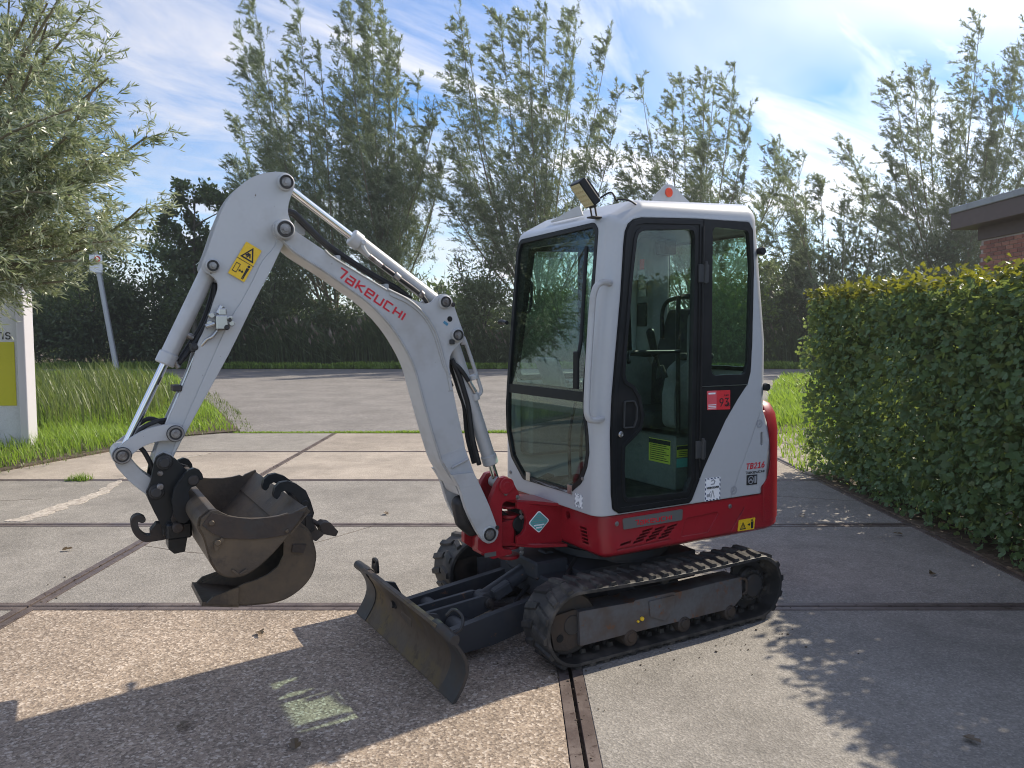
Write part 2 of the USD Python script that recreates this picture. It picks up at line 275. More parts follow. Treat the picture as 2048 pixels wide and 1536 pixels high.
# concrete slabs with exposed stone
def concrete(name, base, dark, light, grain, contrast, warm):
    n = {'g': ('geometry', {}), 'v': ('voronoi_texture', {'scale': grain, 'feature': 'f1', 'randomness': 1.0}), 'v2': ('voronoi_texture', {'scale': grain * 1.9, 'feature': 'f1'}), 'sv': ('separate_color', {'color_type': 'hsv'}), 'sv2': ('separate_color', {'color_type': 'rgb'}),
         'rp': ('rgb_ramp', {'ramp': [(0.0, dark), (0.22, dark), (0.42, base), (0.66, base), (0.80, warm), (0.93, light), (1.0, light)]}),
         'rp2': ('rgb_ramp', {'ramp': [(0.0, dark), (0.35, base), (0.7, base), (1.0, light)]}), 'm12': ('mix_color', {'blend_type': 'mix', 'fac': 0.35}),
         'n1': ('noise_texture', {'scale': 0.9, 'detail': 7, 'roughness': 0.6, 'distortion': 0.4}), 'st': ('map_range', {'from_min': 0.32, 'from_max': 0.68, 'to_min': 0.80, 'to_max': 1.16}),
         'n3': ('noise_texture', {'scale': 5.5, 'detail': 5, 'roughness': 0.65}), 's3': ('map_range', {'from_min': 0.3, 'from_max': 0.7, 'to_min': 0.88, 'to_max': 1.12}), 'mm': ('math', {'math_type': 'multiply'}),
         'avg': ('mix_color', {'blend_type': 'mix', 'fac': contrast, 'a': base}), 'sc': ('vector_math', {'math_type': 'scale'}),
         # oil spots and scuffs
         'n4': ('noise_texture', {'scale': 2.3, 'detail': 3, 'roughness': 0.5}), 'r4': ('map_range', {'from_min': 0.66, 'from_max': 0.74, 'to_max': 0.34, 'clamp': True}), 'm4': ('mix_color', {'blend_type': 'mix', 'b': (base[0] * .45, base[1] * .45, base[2] * .45)}),
         'bp': ('bump', {'strength': 0.55, 'distance': 0.004}), 'p': ('principled_bsdf', {'roughness': 0.82, 'specular_ior_level': 0.35})}
    l = [('g.position', 'v.vector'), ('g.position', 'v2.vector'), ('v.color', 'sv2.color'), ('sv2.r', 'rp.fac'), ('v2.color', 'sv.color'), ('sv.r', 'rp2.fac'), ('rp.color', 'm12.a'), ('rp2.color', 'm12.b'), ('m12.result', 'avg.b'), ('g.position', 'n1.vector'), ('g.position', 'n3.vector'), ('n1.fac', 'st.value'), ('n3.fac', 's3.value'),
         ('st.result', 'mm.value1'), ('s3.result', 'mm.value2'), ('avg.result', 'sc.vector1'), ('mm.value', 'sc.scale'), ('g.position', 'n4.vector'), ('n4.fac', 'r4.value'), ('r4.result', 'm4.fac'), ('sc.vector', 'm4.a'), ('m4.result', 'p.base_color'), ('v.distance', 'bp.height'), ('bp.normal', 'p.normal')]
    mat(name, n, l, 'p.BSDF')
concrete('slab_pink', (0.295, 0.232, 0.178), (0.13, 0.10, 0.078), (0.58, 0.50, 0.42), 88, 0.95, (0.36, 0.28, 0.205))
concrete('slab_grey', (0.235, 0.218, 0.195), (0.13, 0.118, 0.105), (0.42, 0.39, 0.36), 105, 0.55, (0.30, 0.27, 0.235))
concrete('slab_warm', (0.285, 0.245, 0.205), (0.17, 0.14, 0.115), (0.46, 0.42, 0.37), 90, 0.55, (0.36, 0.30, 0.24))
concrete('slab_smooth', (0.33, 0.285, 0.24), (0.25, 0.21, 0.17), (0.42, 0.375, 0.32), 60, 0.35, (0.38, 0.32, 0.26))
concrete('asphalt', (0.185, 0.17, 0.158), (0.12, 0.112, 0.105), (0.36, 0.34, 0.32), 60, 0.7, (0.255, 0.235, 0.212))
concrete('soil', (0.085, 0.062, 0.042), (0.04, 0.03, 0.022), (0.16, 0.125, 0.09), 30, 0.9, (0.12, 0.09, 0.06))
concrete('field', (0.06, 0.075, 0.025), (0.03, 0.04, 0.014), (0.11, 0.12, 0.05), 12, 0.8, (0.09, 0.09, 0.04))
concrete('broken_concrete', (0.40, 0.36, 0.31), (0.24, 0.20, 0.17), (0.55, 0.5, 0.45), 40, 0.9, (0.45, 0.39, 0.32))
worn('joint_steel', (0.115, 0.088, 0.080), (0.20, 0.165, 0.15), 0.45, metal=0.35, scale=4, amount=(0.42, 0.68), strength=0.7, chips=(0.06, 0.04, 0.034), chip_at=(0.56, 0.66), chip_scale=18, bump=0.2)
# leaves: each one its own shade, paler underneath, light passing through
def leaf(name, c1, c2, under, trans, t_amt=0.35, rough=0.45, spec=0.5, extra=None):
    n = {'g': ('geometry', {}), 'rp': ('rgb_ramp', {'ramp': [(0.0, c1), (0.75, c2)] + ([(0.9, c2), (1.0, extra)] if extra else [(1.0, c2)])}), 'mu': ('mix_color', {'blend_type': 'mix', 'b': under}),
         'tm': ('mix_color', {'blend_type': 'mix', 'fac': 0.45, 'b': trans}), 'p': ('principled_bsdf', {'roughness': rough, 'specular_ior_level': spec}), 't': ('translucent_bsdf', {}), 'm': ('mix_closure', {'fac': t_amt})}
    l = [('g.random_per_island', 'rp.fac'), ('rp.color', 'mu.a'), ('g.backfacing', 'mu.fac'), ('mu.result', 'p.base_color'), ('rp.color', 'tm.a'), ('tm.result', 't.color'), ('p.BSDF', 'm.closure1'), ('t.BSDF', 'm.closure2')]
    mat(name, n, l, 'm.closure')
leaf('willow_leaf', (0.095, 0.140, 0.062), (0.195, 0.245, 0.12), (0.34, 0.39, 0.27), (0.38, 0.45, 0.17), 0.45, rough=0.34)
leaf('near_willow_leaf', (0.14, 0.185, 0.085), (0.27, 0.32, 0.165), (0.52, 0.56, 0.43), (0.46, 0.50, 0.25), 0.40, rough=0.28, spec=0.65)
leaf('dark_leaf', (0.028, 0.056, 0.018), (0.075, 0.120, 0.038), (0.085, 0.115, 0.055), (0.17, 0.26, 0.05), 0.36)
leaf('shrub_leaf', (0.075, 0.11, 0.045), (0.16, 0.20, 0.09), (0.18, 0.21, 0.12), (0.25, 0.33, 0.07), 0.40)
leaf('bright_leaf', (0.08, 0.125, 0.026), (0.19, 0.25, 0.05), (0.11, 0.15, 0.06), (0.26, 0.36, 0.04), 0.42)
leaf('hedge_leaf', (0.098, 0.180, 0.078), (0.19, 0.275, 0.12), (0.19, 0.265, 0.13), (0.44, 0.50, 0.06), 0.40, rough=0.45, spec=0.4, extra=(0.15, 0.125, 0.035))
leaf('hedge_top_leaf', (0.06, 0.095, 0.02), (0.17, 0.17, 0.03), (0.12, 0.14, 0.05), (0.50, 0.46, 0.02), 0.42, rough=0.45, spec=0.4, extra=(0.26, 0.17, 0.04))
leaf('grass_blade', (0.10, 0.185, 0.026), (0.26, 0.36, 0.06), (0.22, 0.32, 0.06), (0.46, 0.64, 0.06), 0.48, extra=(0.26, 0.23, 0.10))
leaf('tall_grass', (0.05, 0.085, 0.02), (0.17, 0.19, 0.06), (0.14, 0.17, 0.06), (0.28, 0.34, 0.06), 0.40, extra=(0.34, 0.29, 0.15))
leaf('reed_leaf', (0.08, 0.12, 0.048), (0.19, 0.22, 0.10), (0.10, 0.13, 0.06), (0.22, 0.28, 0.07), 0.38)
leaf('reed_plume', (0.20, 0.15, 0.11), (0.34, 0.27, 0.20), (0.3, 0.24, 0.18), (0.4, 0.3, 0.2), 0.3)
leaf('fallen_leaf', (0.10, 0.065, 0.03), (0.20, 0.15, 0.07), (0.18, 0.14, 0.08), (0.2, 0.15, 0.05), 0.1)
worn('bark', (0.075, 0.062, 0.050), (0.045, 0.05, 0.032), 0.9, scale=3, amount=(0.45, 0.6), fine=25, bump=0.6, dist=0.02, bevel=0.001)
worn('twig', (0.17, 0.145, 0.09), (0.06, 0.055, 0.03), 0.8, scale=5)
worn('brick_red', (0.26, 0.105, 0.075), (0.18, 0.08, 0.06), 0.85, scale=4, amount=(0.4, 0.65), fine=70, bump=0.4)
worn('brick_dark', (0.21, 0.085, 0.065), (0.14, 0.065, 0.052), 0.85, scale=4, amount=(0.4, 0.65), fine=70, bump=0.4)
worn('brick_pale', (0.30, 0.135, 0.095), (0.21, 0.10, 0.075), 0.85, scale=4, amount=(0.4, 0.65), fine=70, bump=0.4)
worn('mortar', (0.33, 0.29, 0.26), (0.24, 0.21, 0.19), 0.9, scale=6, bump=0.3)
worn('fascia', (0.075, 0.055, 0.050), (0.10, 0.08, 0.075), 0.6, scale=2, bump=0.1)
worn('roof_trim', (0.25, 0.27, 0.28), (0.17, 0.18, 0.18), 0.45, metal=0.3, scale=3)
mat('haze_air', {'v': ('principled_volume', {'color': (0.93, 0.95, 1.0), 'density': 0.0007, 'anisotropy': 0.45})}, [], None, volume='v.volume')
# ---------------------------------------------------------------- ground, slabs, road
obj('ground', xy([(-400, -300), (400, -300), (400, 900), (-400, 900)], -0.30, -0.06), 'field', label='flat green land running out to the horizon', cat='ground', kind='structure')
obj('road', xy([(-70, 12.70), (70, 12.70), (70, 35.2), (-70, 35.2)], -0.2, -0.004), 'asphalt', label='worn grey asphalt road and turning area behind the concrete slabs', cat='road', kind='structure')
XS = [-15.7, -12.52, -9.32, -6.13, -2.93, 0.285, 3.48]
YS = [-1.42, 0.57, 2.57, 4.57, 6.56, 8.59, 10.66, 12.66]
pave = thing('pavement', 'yard of large concrete slabs framed in brown steel angle', 'pavement', kind='structure')
obj('joint_bed', xy([(-15.8, -1.5), (3.5, -1.5), (3.5, 12.69), (-15.8, 12.69)], -0.2, -0.035), 'soil', pave)
SLAB = {(4, 6): 'slab_warm', (4, 5): 'slab_smooth', (4, 2): 'slab_pink', (4, 1): 'slab_pink', (4, 0): 'slab_pink', (3, 5): 'slab_smooth', (2, 5): 'slab_smooth', (3, 6): 'slab_grey', (5, 5): 'slab_warm', (5, 6): 'slab_smooth'}
for i in range(6):
    for j in range(7):
        if i < 1 and j < 3: continue
        a, b, c, d = XS[i] + .009, XS[i + 1] - .009, YS[j] + .009, YS[j + 1] - .009
        w = 0.052 if j < 5 else 0.028
        s = obj('slab', cbx(a + w, b - w, c + w, d - w, -0.06, 0.0, 0.004), SLAB.get((i, j), 'slab_grey'), pave, smooth=False)
        ring = sbox(a, c, b, d).difference(sbox(a + w - .002, c + w - .002, b - w + .002, d - w + .002))
        obj('steel_edge', xy(ring, -0.06, 0.003), 'joint_steel', s, smooth=False)
rs = np.random.RandomState(5)
def ragged(pts, w, seed):
    r = np.random.RandomState(seed); p = spline(pts, 9); t = np.gradient(p, axis=0); t /= np.linalg.norm(t, axis=1, keepdims=True); nrm = np.c_[-t[:, 1], t[:, 0]]
    a = np.interp(np.linspace(0, 1, len(p)), np.linspace(0, 1, len(w)), w)
    L = p + nrm * (a * (0.35 + 0.6 * r.rand(len(p))))[:, None]; R_ = p - nrm * (a * (0.35 + 0.6 * r.rand(len(p))))[:, None]
    return Polygon(np.vstack([L, R_[::-1]])).buffer(0)
obj('broken_patch', xy(biggest(ragged([(-4.37, 6.66), (-4.31, 7.2), (-4.27, 7.9), (-4.40, 8.54)], [.16, .13, .10, .06], 1)), -0.02, 0.005), 'broken_concrete', pave, label='pale ragged break running across a grey slab')
obj('broken_patch', xy(biggest(ragged([(-4.44, 8.66), (-4.50, 9.5), (-4.30, 10.2), (-4.1, 10.6)], [.05, .08, .06, .02], 2)), -0.02, 0.005), 'broken_concrete', pave)
for i, (w0, pts) in enumerate([(.006, [(-2.86, 5.9), (-2.3, 5.7), (-1.7, 5.85), (-1.2, 6.5)]), (.005, [(1.2, 4.63), (1.5, 5.3), (1.35, 6.0), (1.7, 6.5)]), (.005, [(.34, 8.0), (1.1, 7.7), (2.0, 7.9), (3.42, 7.5)]), (.004, [(2.2, .7), (2.5, 1.4), (2.35, 2.5)]), (.006, [(-5.9, 7.9), (-5.3, 7.5), (-4.7, 7.6)])]):
    obj('crack', xy(biggest(ragged(pts, [w0 * .4, w0, w0 * .8, w0 * .5], 20 + i)), -.01, .0016), 'soil', pave, smooth=False)
rg_ = np.random.RandomState(9); gr = []
for k in range(420):
    if k < 180: a_ = rg_.rand(); cx_, cy_ = .17 + 1.35 * a_ + rg_.normal() * .25, 3.75 + .78 * a_ + rg_.normal() * .30
    else: cx_, cy_ = rg_.choice([-2.93, .285]) + rg_.normal() * .05, 2.6 + 8 * rg_.rand()
    q = trimesh.creation.icosphere(0, .003 + .006 * rg_.rand() ** 2); q.apply_scale([1, .8, .5]); q.apply_translation([cx_, cy_, .004]); gr.append(q)
obj('grit', cat(*gr), 'soil', label='crumbs of soil and grit around the tracks and along the slab joints', cat='grit', kind='stuff', smooth=False)
# soil under the grass, left and right, and along the far side of the road
LEFT = [(-40, 8.2), (-15.7, 8.6), (-6.15, 8.95), (-5.95, 9.6), (-5.5, 11.0), (-5.3, 12.2), (-4.55, 12.80), (-4.9, 13.5), (-5.9, 15.6), (-8.3, 20.4), (-12.3, 28.2), (-14.6, 31.6), (-40, 32.0)]
RIGHT = [(3.95, 12.2), (4.7, 13.8), (8.0, 23.2), (10.5, 29.5), (40, 31), (40, 13.3), (5.6, 13.3)]
obj('soil', xy(LEFT, -0.1, 0.022), 'soil', label='brown soil under the grass on the left side of the yard', cat='soil', kind='structure')
obj('soil', xy(RIGHT, -0.1, 0.02), 'soil', label='brown soil under the bright grass beyond the hedge', cat='soil', kind='structure')
obj('soil', xy([(-90, 35.2), (90, 35.2), (90, 60), (-90, 60)], -0.2, 0.03), 'soil', label='dark soil bank under the trees across the road', cat='soil', kind='structure')
pv = thing('path', 'short paved path of pale concrete tiles past the end of the hedge', 'path', kind='structure')
for i in range(6):
    for j in range(7):
        x0, y0 = 3.5 + i * .6, 8.9 + j * .62
        obj('tile', cbx(x0 + .008, x0 + .592, y0 + .008, y0 + .612, -.06, .006 + .006 * rs.rand(), .006), ['slab_smooth', 'slab_warm'][rs.randint(2)], pv, smooth=False)
obj('soil', xy([(3.49, -2), (5.3, -2), (5.3, 8.88), (3.49, 8.88)], -.1, .012), 'soil', label='brown soil strip at the foot of the clipped hedge', cat='soil', kind='structure')

# ---------------------------------------------------------------- plants
def unit(a): return a / (np.linalg.norm(a, axis=-1, keepdims=True) + 1e-12)
def leaves(P, D, length, width, rng, fold=0.25, shape=4, up=None):
    """many leaves as one mesh: 4 = diamond, 6 = lance shaped, 9 = lobed"""
    n = len(P); D = unit(D); length = np.broadcast_to(length, (n,))[:, None]; width = np.broadcast_to(width, (n,))[:, None]
    ref = rng.normal(size=(n, 3)) if up is None else up + 0.45 * rng.normal(size=(n, 3))
    S = unit(np.cross(D, ref)); N = np.cross(S, D)
    if shape == 4: prof = [(0, 0, 0), (.45, .5, .1), (1, 0, 0), (.45, -.5, .1)]; tri = [(0, 1, 2), (0, 2, 3)]
    elif shape == 6: prof = [(0, 0, 0), (.3, .5, .08), (.7, .38, .02), (1, 0, -.12), (.7, -.38, .02), (.3, -.5, .08)]; tri = [(0, 1, 5), (1, 4, 5), (1, 2, 4), (2, 3, 4)]
    else:
        prof = [(.42, 0, 0), (0, 0, 0), (.12, .42, .08), (.42, .52, .1), (.48, .26, .04), (.80, .34, .06), (1, 0, -.05), (.80, -.34, .06), (.48, -.26, .04), (.42, -.52, .1), (.12, -.42, .08)]
        tri = [(0, i, i + 1) for i in range(1, 10)] + [(0, 10, 1)]
    prof = np.array(prof); k = len(prof)
    v = P[:, None] + D[:, None] * (prof[None, :, 0:1] * length[:, None]) + S[:, None] * (prof[None, :, 1:2] * width[:, None]) + N[:, None] * (prof[None, :, 2:3] * width[:, None] * fold * 4)
    f = (np.arange(n) * k)[:, None, None] + np.array(tri)[None]
    return trimesh.Trimesh(v.reshape(-1, 3), f.reshape(-1, 3), process=False)
def bez(a, b, c, n): t = np.linspace(0, 1, n)[:, None]; return (1 - t) ** 2 * a + 2 * t * (1 - t) * b + t * t * c
WIND = V(-0.42, 0, 0.02)
def stems_and_leaves(base, tips, rng, per_m=10, k=27, L0=2.8, L1=0.8, ll=0.17, lw=0.031, head=2.6, start=0.12, r0=0.055, wind=WIND, droop=0.0, sub=2, spread=0.62, shape=4, ltwist=0.5, twig_r=0.0, bend=0.72, own=None):
    wood, P, D, twigs = [], [], [], []
    for t in tips:
        t = V(*t); b = V(base[0], base[1], head) + rng.normal(size=3) * V(.25, .25, .3)
        c = V(b[0] + (t[0] - b[0]) * bend, b[1] + (t[1] - b[1]) * bend, b[2] + (t[2] - b[2]) * 0.45) + rng.normal(size=3) * V(.35, .35, .3)
        p = bez(b, c, t, 14); ln = np.linalg.norm(np.diff(p, axis=0), axis=1).sum()
        wood.append(tube(p, np.linspace(r0, 0.010, len(p)) * (0.8 + .4 * rng.rand()), 5, False))
        m = int(ln * per_m); s = start + (1 - start) * rng.rand(m) ** 0.9
        q = np.stack([np.interp(s, np.linspace(0, 1, 14), p[:, i]) for i in range(3)], 1)
        tan = unit(np.stack([np.interp(s, np.linspace(0, 1, 14), np.gradient(p[:, i])) for i in range(3)], 1))
        L = (L0 + (L1 - L0) * s ** .8) * (0.45 + 0.8 * rng.rand(m))
        d = unit(tan * 0.75 + unit(rng.normal(size=(m, 3)) * V(1, 1, .35)) * spread + V(0, 0, .18) + wind * s[:, None] * 1.1)
        for _ in range(sub):  # side shoots
            m = len(q); e = q + d * (L * (.3 + .5 * rng.rand(m)))[:, None]; de = unit(d + rng.normal(size=(m, 3)) * .5 + wind * .4); Le = L * .5
            q, d, L, s = np.vstack([q, e]), np.vstack([d, de]), np.r_[L, Le], np.r_[s, s]
        u = rng.rand(len(q), k) ** 0.85
        pts = q[:, None] + d[:, None] * (u * L[:, None])[..., None] + (V(0, 0, -1) * droop + wind * .25)[None, None] * (u * u * L[:, None])[..., None]
        dd = d[:, None] * .9 + rng.normal(size=(len(q), k, 3)) * ltwist + wind * .7 + V(0, 0, -droop * .8)
        P.append(pts.reshape(-1, 3)); D.append(dd.reshape(-1, 3))
        if twig_r:
            uu = np.linspace(0, 1, 4)
            for i in range(len(q)):
                twigs.append(tube(q[i] + d[i] * (uu * L[i])[:, None] + (V(0, 0, -1) * droop + wind * .25) * (uu * uu * L[i])[:, None], np.linspace(twig_r, twig_r * .3, 4), 3, False))
    P, D = np.vstack(P), np.vstack(D); n = len(P)
    lv = leaves(P, D, ll * (.6 + .7 * rng.rand(n)), lw * (.7 + .6 * rng.rand(n)), rng, shape=shape)
    return cat(*wood), lv, (cat(*twigs) if twigs else None)
def pollard(name, base, tips, label, seed, leafmat='willow_leaf', head=2.6, tr=0.42, **kw):
    rng = np.random.RandomState(seed)
    t = thing(name, label, 'tree', group='pollard willows across the road')
    T = np.array(tips); lo, hi = T.min(0), T.max(0)      # lower shoots that fill the fan from the inside
    tips = list(tips) + [(lo[0] + (hi[0] - lo[0]) * u, base[1] + rng.uniform(-2, 2), head + (hi[2] - head) * v) for u, v in zip(np.linspace(-.06, 1.06, 9) + .03 * rng.normal(size=9), rng.uniform(.38, .66, 9))]
    wood, lv, tw = stems_and_leaves(base, tips, rng, head=head, **kw)
    z = np.linspace(-.1, head + .15, 6); kn = tube(np.c_[base[0] + .05 * np.sin(z * 2), base[1] + 0 * z, z], tr * V(1.25, 1, .9, .95, 1.15, .7), 10)
    obj('trunk', kn, 'bark', t, smooth=60); obj('limbs', wood, 'twig', t, smooth=60, kind='stuff')
    obj('crown', lv, leafmat, t, smooth=False, kind='stuff')
    return t
pollard('willow_tree', (-9.3, 40.0), [(-12.5, 38.2, 17.9), (-12.8, 40.0, 15.4), (-14.5, 41.8, 12.9), (-10.5, 39.1, 17.4), (-11.6, 40.9, 15.5), (-9.3, 38.2, 15.3), (-8.4, 40.0, 16.7), (-10.2, 41.8, 12.7), (-13.8, 39.1, 10.0), (-12.4, 40.9, 11.2), (-13.4, 39.3, 16.2)],
        'tall pollard willow rising above the bent arm of the digger', 11, per_m=6.2)
pollard('willow_tree', (-6.6, 39.5), [(-7.7, 37.7, 17.2), (-7.2, 39.5, 19.0), (-6.8, 41.3, 19.4), (-5.5, 38.6, 15.7), (-4.8, 40.4, 14.3), (-3.7, 37.7, 11.8), (-6.1, 39.5, 16.7), (-8.0, 41.3, 15.9), (-3.6, 38.6, 9.7), (-8.3, 40.4, 13.6), (-5.1, 37.7, 10.9), (-6.9, 38.7, 18.3)],
        'tallest pollard willow, its top cut by the upper edge, behind the boom', 12, per_m=6.2)
pollard('willow_tree', (1.3, 39.0), [(-2.4, 37.2, 16.2), (-2.2, 39.0, 16.3), (-3.1, 40.8, 15.0), (-0.6, 38.1, 16.8), (0.5, 39.9, 17.6), (0.7, 37.2, 16.6), (1.7, 39.0, 17.3), (3.0, 40.8, 17.7), (3.1, 38.1, 16.8), (4.8, 39.9, 16.1), (5.0, 37.2, 12.9), (-3.1, 39.0, 11.7), (-1.1, 40.8, 16.0), (1.8, 38.1, 12.9)],
        'wide fan shaped pollard willow rising behind the front of the cab', 13, per_m=5.6)
pollard('willow_tree', (9.6, 40.0), [(6.3, 38.2, 13.4), (8.2, 40.0, 13.7), (9.0, 41.8, 14.9), (9.6, 39.1, 14.4), (10.5, 40.9, 14.4), (10.8, 38.2, 14.6), (12.1, 40.0, 12.7), (14.3, 41.8, 11.6), (5.9, 39.1, 11.0), (9.8, 40.9, 11.7)],
        'lower loose pollard willow rising above the cab roof and beacon plate', 14, per_m=5.4)
pollard('willow_tree', (15.8, 38.0), [(12.8, 36.2, 9.2), (14.3, 38.0, 8.7), (15.7, 39.8, 9.3), (15.8, 37.1, 8.3), (17.6, 38.9, 8.9), (13.4, 36.2, 7.1), (18.0, 38.0, 8.1)],
        'shortest thin willow between the cab and the hedge', 15, per_m=5, head=1.6, L0=1.8)
pollard('willow_tree', (22.5, 40.0), [(18.6, 38.2, 13.6), (20.4, 40.0, 14.7), (22.2, 41.8, 15.3), (23.1, 39.1, 16.9), (23.6, 40.9, 15.0), (23.4, 38.2, 14.3), (25.6, 40.0, 15.7), (27.6, 41.8, 17.6), (18.8, 39.1, 10.7), (28.2, 40.9, 15.0), (18.4, 38.2, 8.1), (22.3, 40.0, 12.2), (29.7, 41.8, 18.1)],
        'dense pollard willow at the far right behind the brick building', 16, per_m=6.2)

def clumps(centers, radii, n, rng, ll, lw, sig=0.30, shape=4, up=0.25, nclump=60):
    """leaves gathered in clumps through one or more ellipsoids"""
    P, D = [], []; wt = np.array([r[0] * r[1] + r[0] * r[2] for r in radii]); wt /= wt.sum()
    for c, r, w in zip(centers, radii, wt):
        c, r = V(*c), V(*r); k = max(8, int(nclump * w)); d = unit(rng.normal(size=(k, 3))); cc = c + d * r * (0.45 + 0.58 * rng.rand(k) ** .6)[:, None]
        m = int(n * w); i = rng.randint(k, size=m); sz = (sig * (.5 + .9 * rng.rand(k)) * r.mean())[i]
        p = cc[i] + rng.normal(size=(m, 3)) * sz[:, None] * V(1, 1, .75); P.append(p); D.append(unit(p - c) * .6 + rng.normal(size=(m, 3)) * .7 + V(0, 0, up))
    P, D = np.vstack(P), np.vstack(D); keep = P[:, 2] > 0.05; P, D = P[keep], D[keep]; m = len(P)
    return leaves(P, D, ll * (.6 + .8 * rng.rand(m)), lw * (.6 + .8 * rng.rand(m)), rng, shape=shape)
def bush(name, label, x, y, rx, h, seed, mat_, n=9000, ll=.22, lw=.10, z0=0.0, group=None, category='bush', ry=None, tall=1.0):
    rng = np.random.RandomState(seed); t = thing(name, label, category, group=group); ry = ry or rx * .8
    cs = [(x, y, z0 + h * .40), (x - rx * .35, y - .2, z0 + h * .28), (x + rx * .38, y + .1, z0 + h * .33), (x + rx * .1, y, z0 + h * .68)]
    rr = [(rx * .8, ry * .8, h * .42), (rx * .7, ry * .7, h * .32), (rx * .65, ry * .7, h * .36), (rx * .55, ry * .6, h * .34)]
    w = [tube(bez(V(x, y, -.1), V(x + rng.normal() * .2, y, h * .3), V(x + rng.normal() * rx * .5, y + rng.normal() * ry * .4, h * (.6 + .3 * rng.rand())), 7), np.linspace(.07, .012, 7), 5, False) for _ in range(7)]
    obj('stems', cat(*w), 'bark', t, smooth=60); obj('crown', clumps(cs, rr, n, rng, ll, lw), mat_, t, smooth=False, kind='stuff')
    return t
# the dark belt on the far left
for i, (x, y, rx, h, lb) in enumerate([(-31.5, 37, 3.0, 6.5, 'dark bush at the left end of the thicket, past the picture edge'), (-27.5, 37.5, 2.8, 7.0, 'dark bush behind the white and yellow sign board'),
                                       (-24.0, 38.0, 2.8, 6.6, 'dark bush under the silvery willow, right of the sign board'), (-20.6, 37.5, 2.6, 6.2, 'dark bush left of the leaning lamp post'),
                                       (-17.4, 38.4, 2.4, 6.6, 'dark bush just behind the leaning lamp post'), (-14.9, 37.4, 2.2, 5.2, 'low dark bush seen between the arm and the lamp post')]):
    bush('thicket_bush', lb, x, y, rx, h, 40 + i, 'dark_leaf', n=12500, group='dark bushes across the road', ry=1.8)
rng = np.random.RandomState(60); al = thing('alder_tree', 'small dark round-leaved tree left of the top of the arm', 'tree')
trk = [tube(bez(V(-14.2, 34.6, -.1), V(-14.3, 34.6, 3), V(-14.0, 34.5, 8.0), 9), np.linspace(.14, .02, 9), 7)] + [tube(bez(V(-14.2, 34.6, z), V(-14.2 + dx * .5, 34.6, z + .5), V(-14.2 + dx, 34.5 + dy, z + .8), 6), np.linspace(.05, .01, 6), 5) for z, dx, dy in [(3.2, 1.3, .3), (3.8, -1.4, .2), (4.8, 1.3, -.3), (5.6, -1.1, .3), (6.3, 1.5, .1), (6.9, -.7, -.2)]]
obj('trunk', cat(*trk), 'bark', al, smooth=60)
obj('crown', clumps([(-14.1, 34.6, 7.7), (-13.2, 34.5, 7.3), (-15.0, 34.6, 6.4), (-13.1, 34.6, 5.4), (-15.0, 34.6, 4.6), (-13.8, 34.6, 3.2), (-14.2, 34.6, 6.2)], [(.75, .7, .6), (.8, .6, .45), (.8, .7, .7), (.9, .7, .7), (.9, .8, .9), (1.2, .9, 1.0), (.7, .6, 1.3)], 7500, rng, .20, .13, sig=.28, nclump=90), 'dark_leaf', al, smooth=False, kind='stuff')
bush('willow_shrub', 'pale rounded willow shrub seen in the triangle under the boom', -12.0, 38.4, 1.9, 6.0, 70, 'shrub_leaf', n=9000, ll=.26, lw=.06)
bush('willow_shrub', 'olive willow shrub left of the front cab window', -1.6, 37.6, 2.0, 6.3, 71, 'shrub_leaf', n=9000, ll=.26, lw=.06)
bush('willow_shrub', 'leafy shrub seen through the front cab window', 2.6, 37.6, 2.4, 4.8, 72, 'shrub_leaf', n=9500, ll=.24, lw=.07)
bush('willow_shrub', 'leafy shrub seen through the cab door', 6.4, 37.4, 2.2, 5.0, 73, 'shrub_leaf', n=9000, ll=.24, lw=.07)
bush('willow_shrub', 'bright green shrub seen through the small rear side window', 10.3, 36.8, 2.0, 5.6, 74, 'bright_leaf', n=9500, ll=.24, lw=.08)
bush('willow_shrub', 'leafy green shrub behind the reeds under the knee of the boom', -5.6, 38.6, 2.2, 4.6, 80, 'shrub_leaf', n=9500, ll=.24, lw=.07)
bush('willow_shrub', 'green shrub behind the reeds between the boom and the cab', -8.8, 39.0, 2.0, 4.2, 81, 'shrub_leaf', n=8500, ll=.24, lw=.07)
bush('thicket_bush', 'dark bush right behind the rear of the cab', 14.2, 38.5, 2.2, 5.2, 75, 'dark_leaf', n=11000, group='dark bushes across the road', ry=1.6)
bush('willow_shrub', 'grey green shrub at the far end of the hedge', 17.5, 37.8, 2.3, 6.2, 76, 'shrub_leaf', n=10000, ll=.24, lw=.07)
bush('thicket_bush', 'dark bush behind the far end of the hedge top', 21.2, 38.6, 2.6, 6.0, 77, 'dark_leaf', n=11000, group='dark bushes across the road', ry=1.6)
bush('willow_shrub', 'shrub between the hedge top and the brick building', 25.5, 38.6, 2.6, 6.6, 78, 'shrub_leaf', n=10000, ll=.24, lw=.07)
bush('thicket_bush', 'dark bush hidden behind the brick building', 30.0, 39.0, 2.8, 6.0, 79, 'dark_leaf', n=9000, group='dark bushes across the road', ry=1.6)
# a far tree line seen in the gaps
for i, (x, y, rx, h, lb) in enumerate([(-30, 52, 6, 6.5, 'far bush line at the left behind the thicket'), (-18, 54, 6, 5.5, 'far bush line behind the alder'), (-6, 55, 6, 4.6, 'far bush line behind the boom'), (5, 54, 6, 5.2, 'far bush line behind the cab'), (17, 53, 6, 5.8, 'far bush line past the rear of the cab'), (30, 52, 7, 6.0, 'far bush line behind the brick building')]):
    bush('distant_bush', lb, x, y, rx, h, 90 + i, 'dark_leaf', n=9000, ll=.45, lw=.25, ry=2.0)

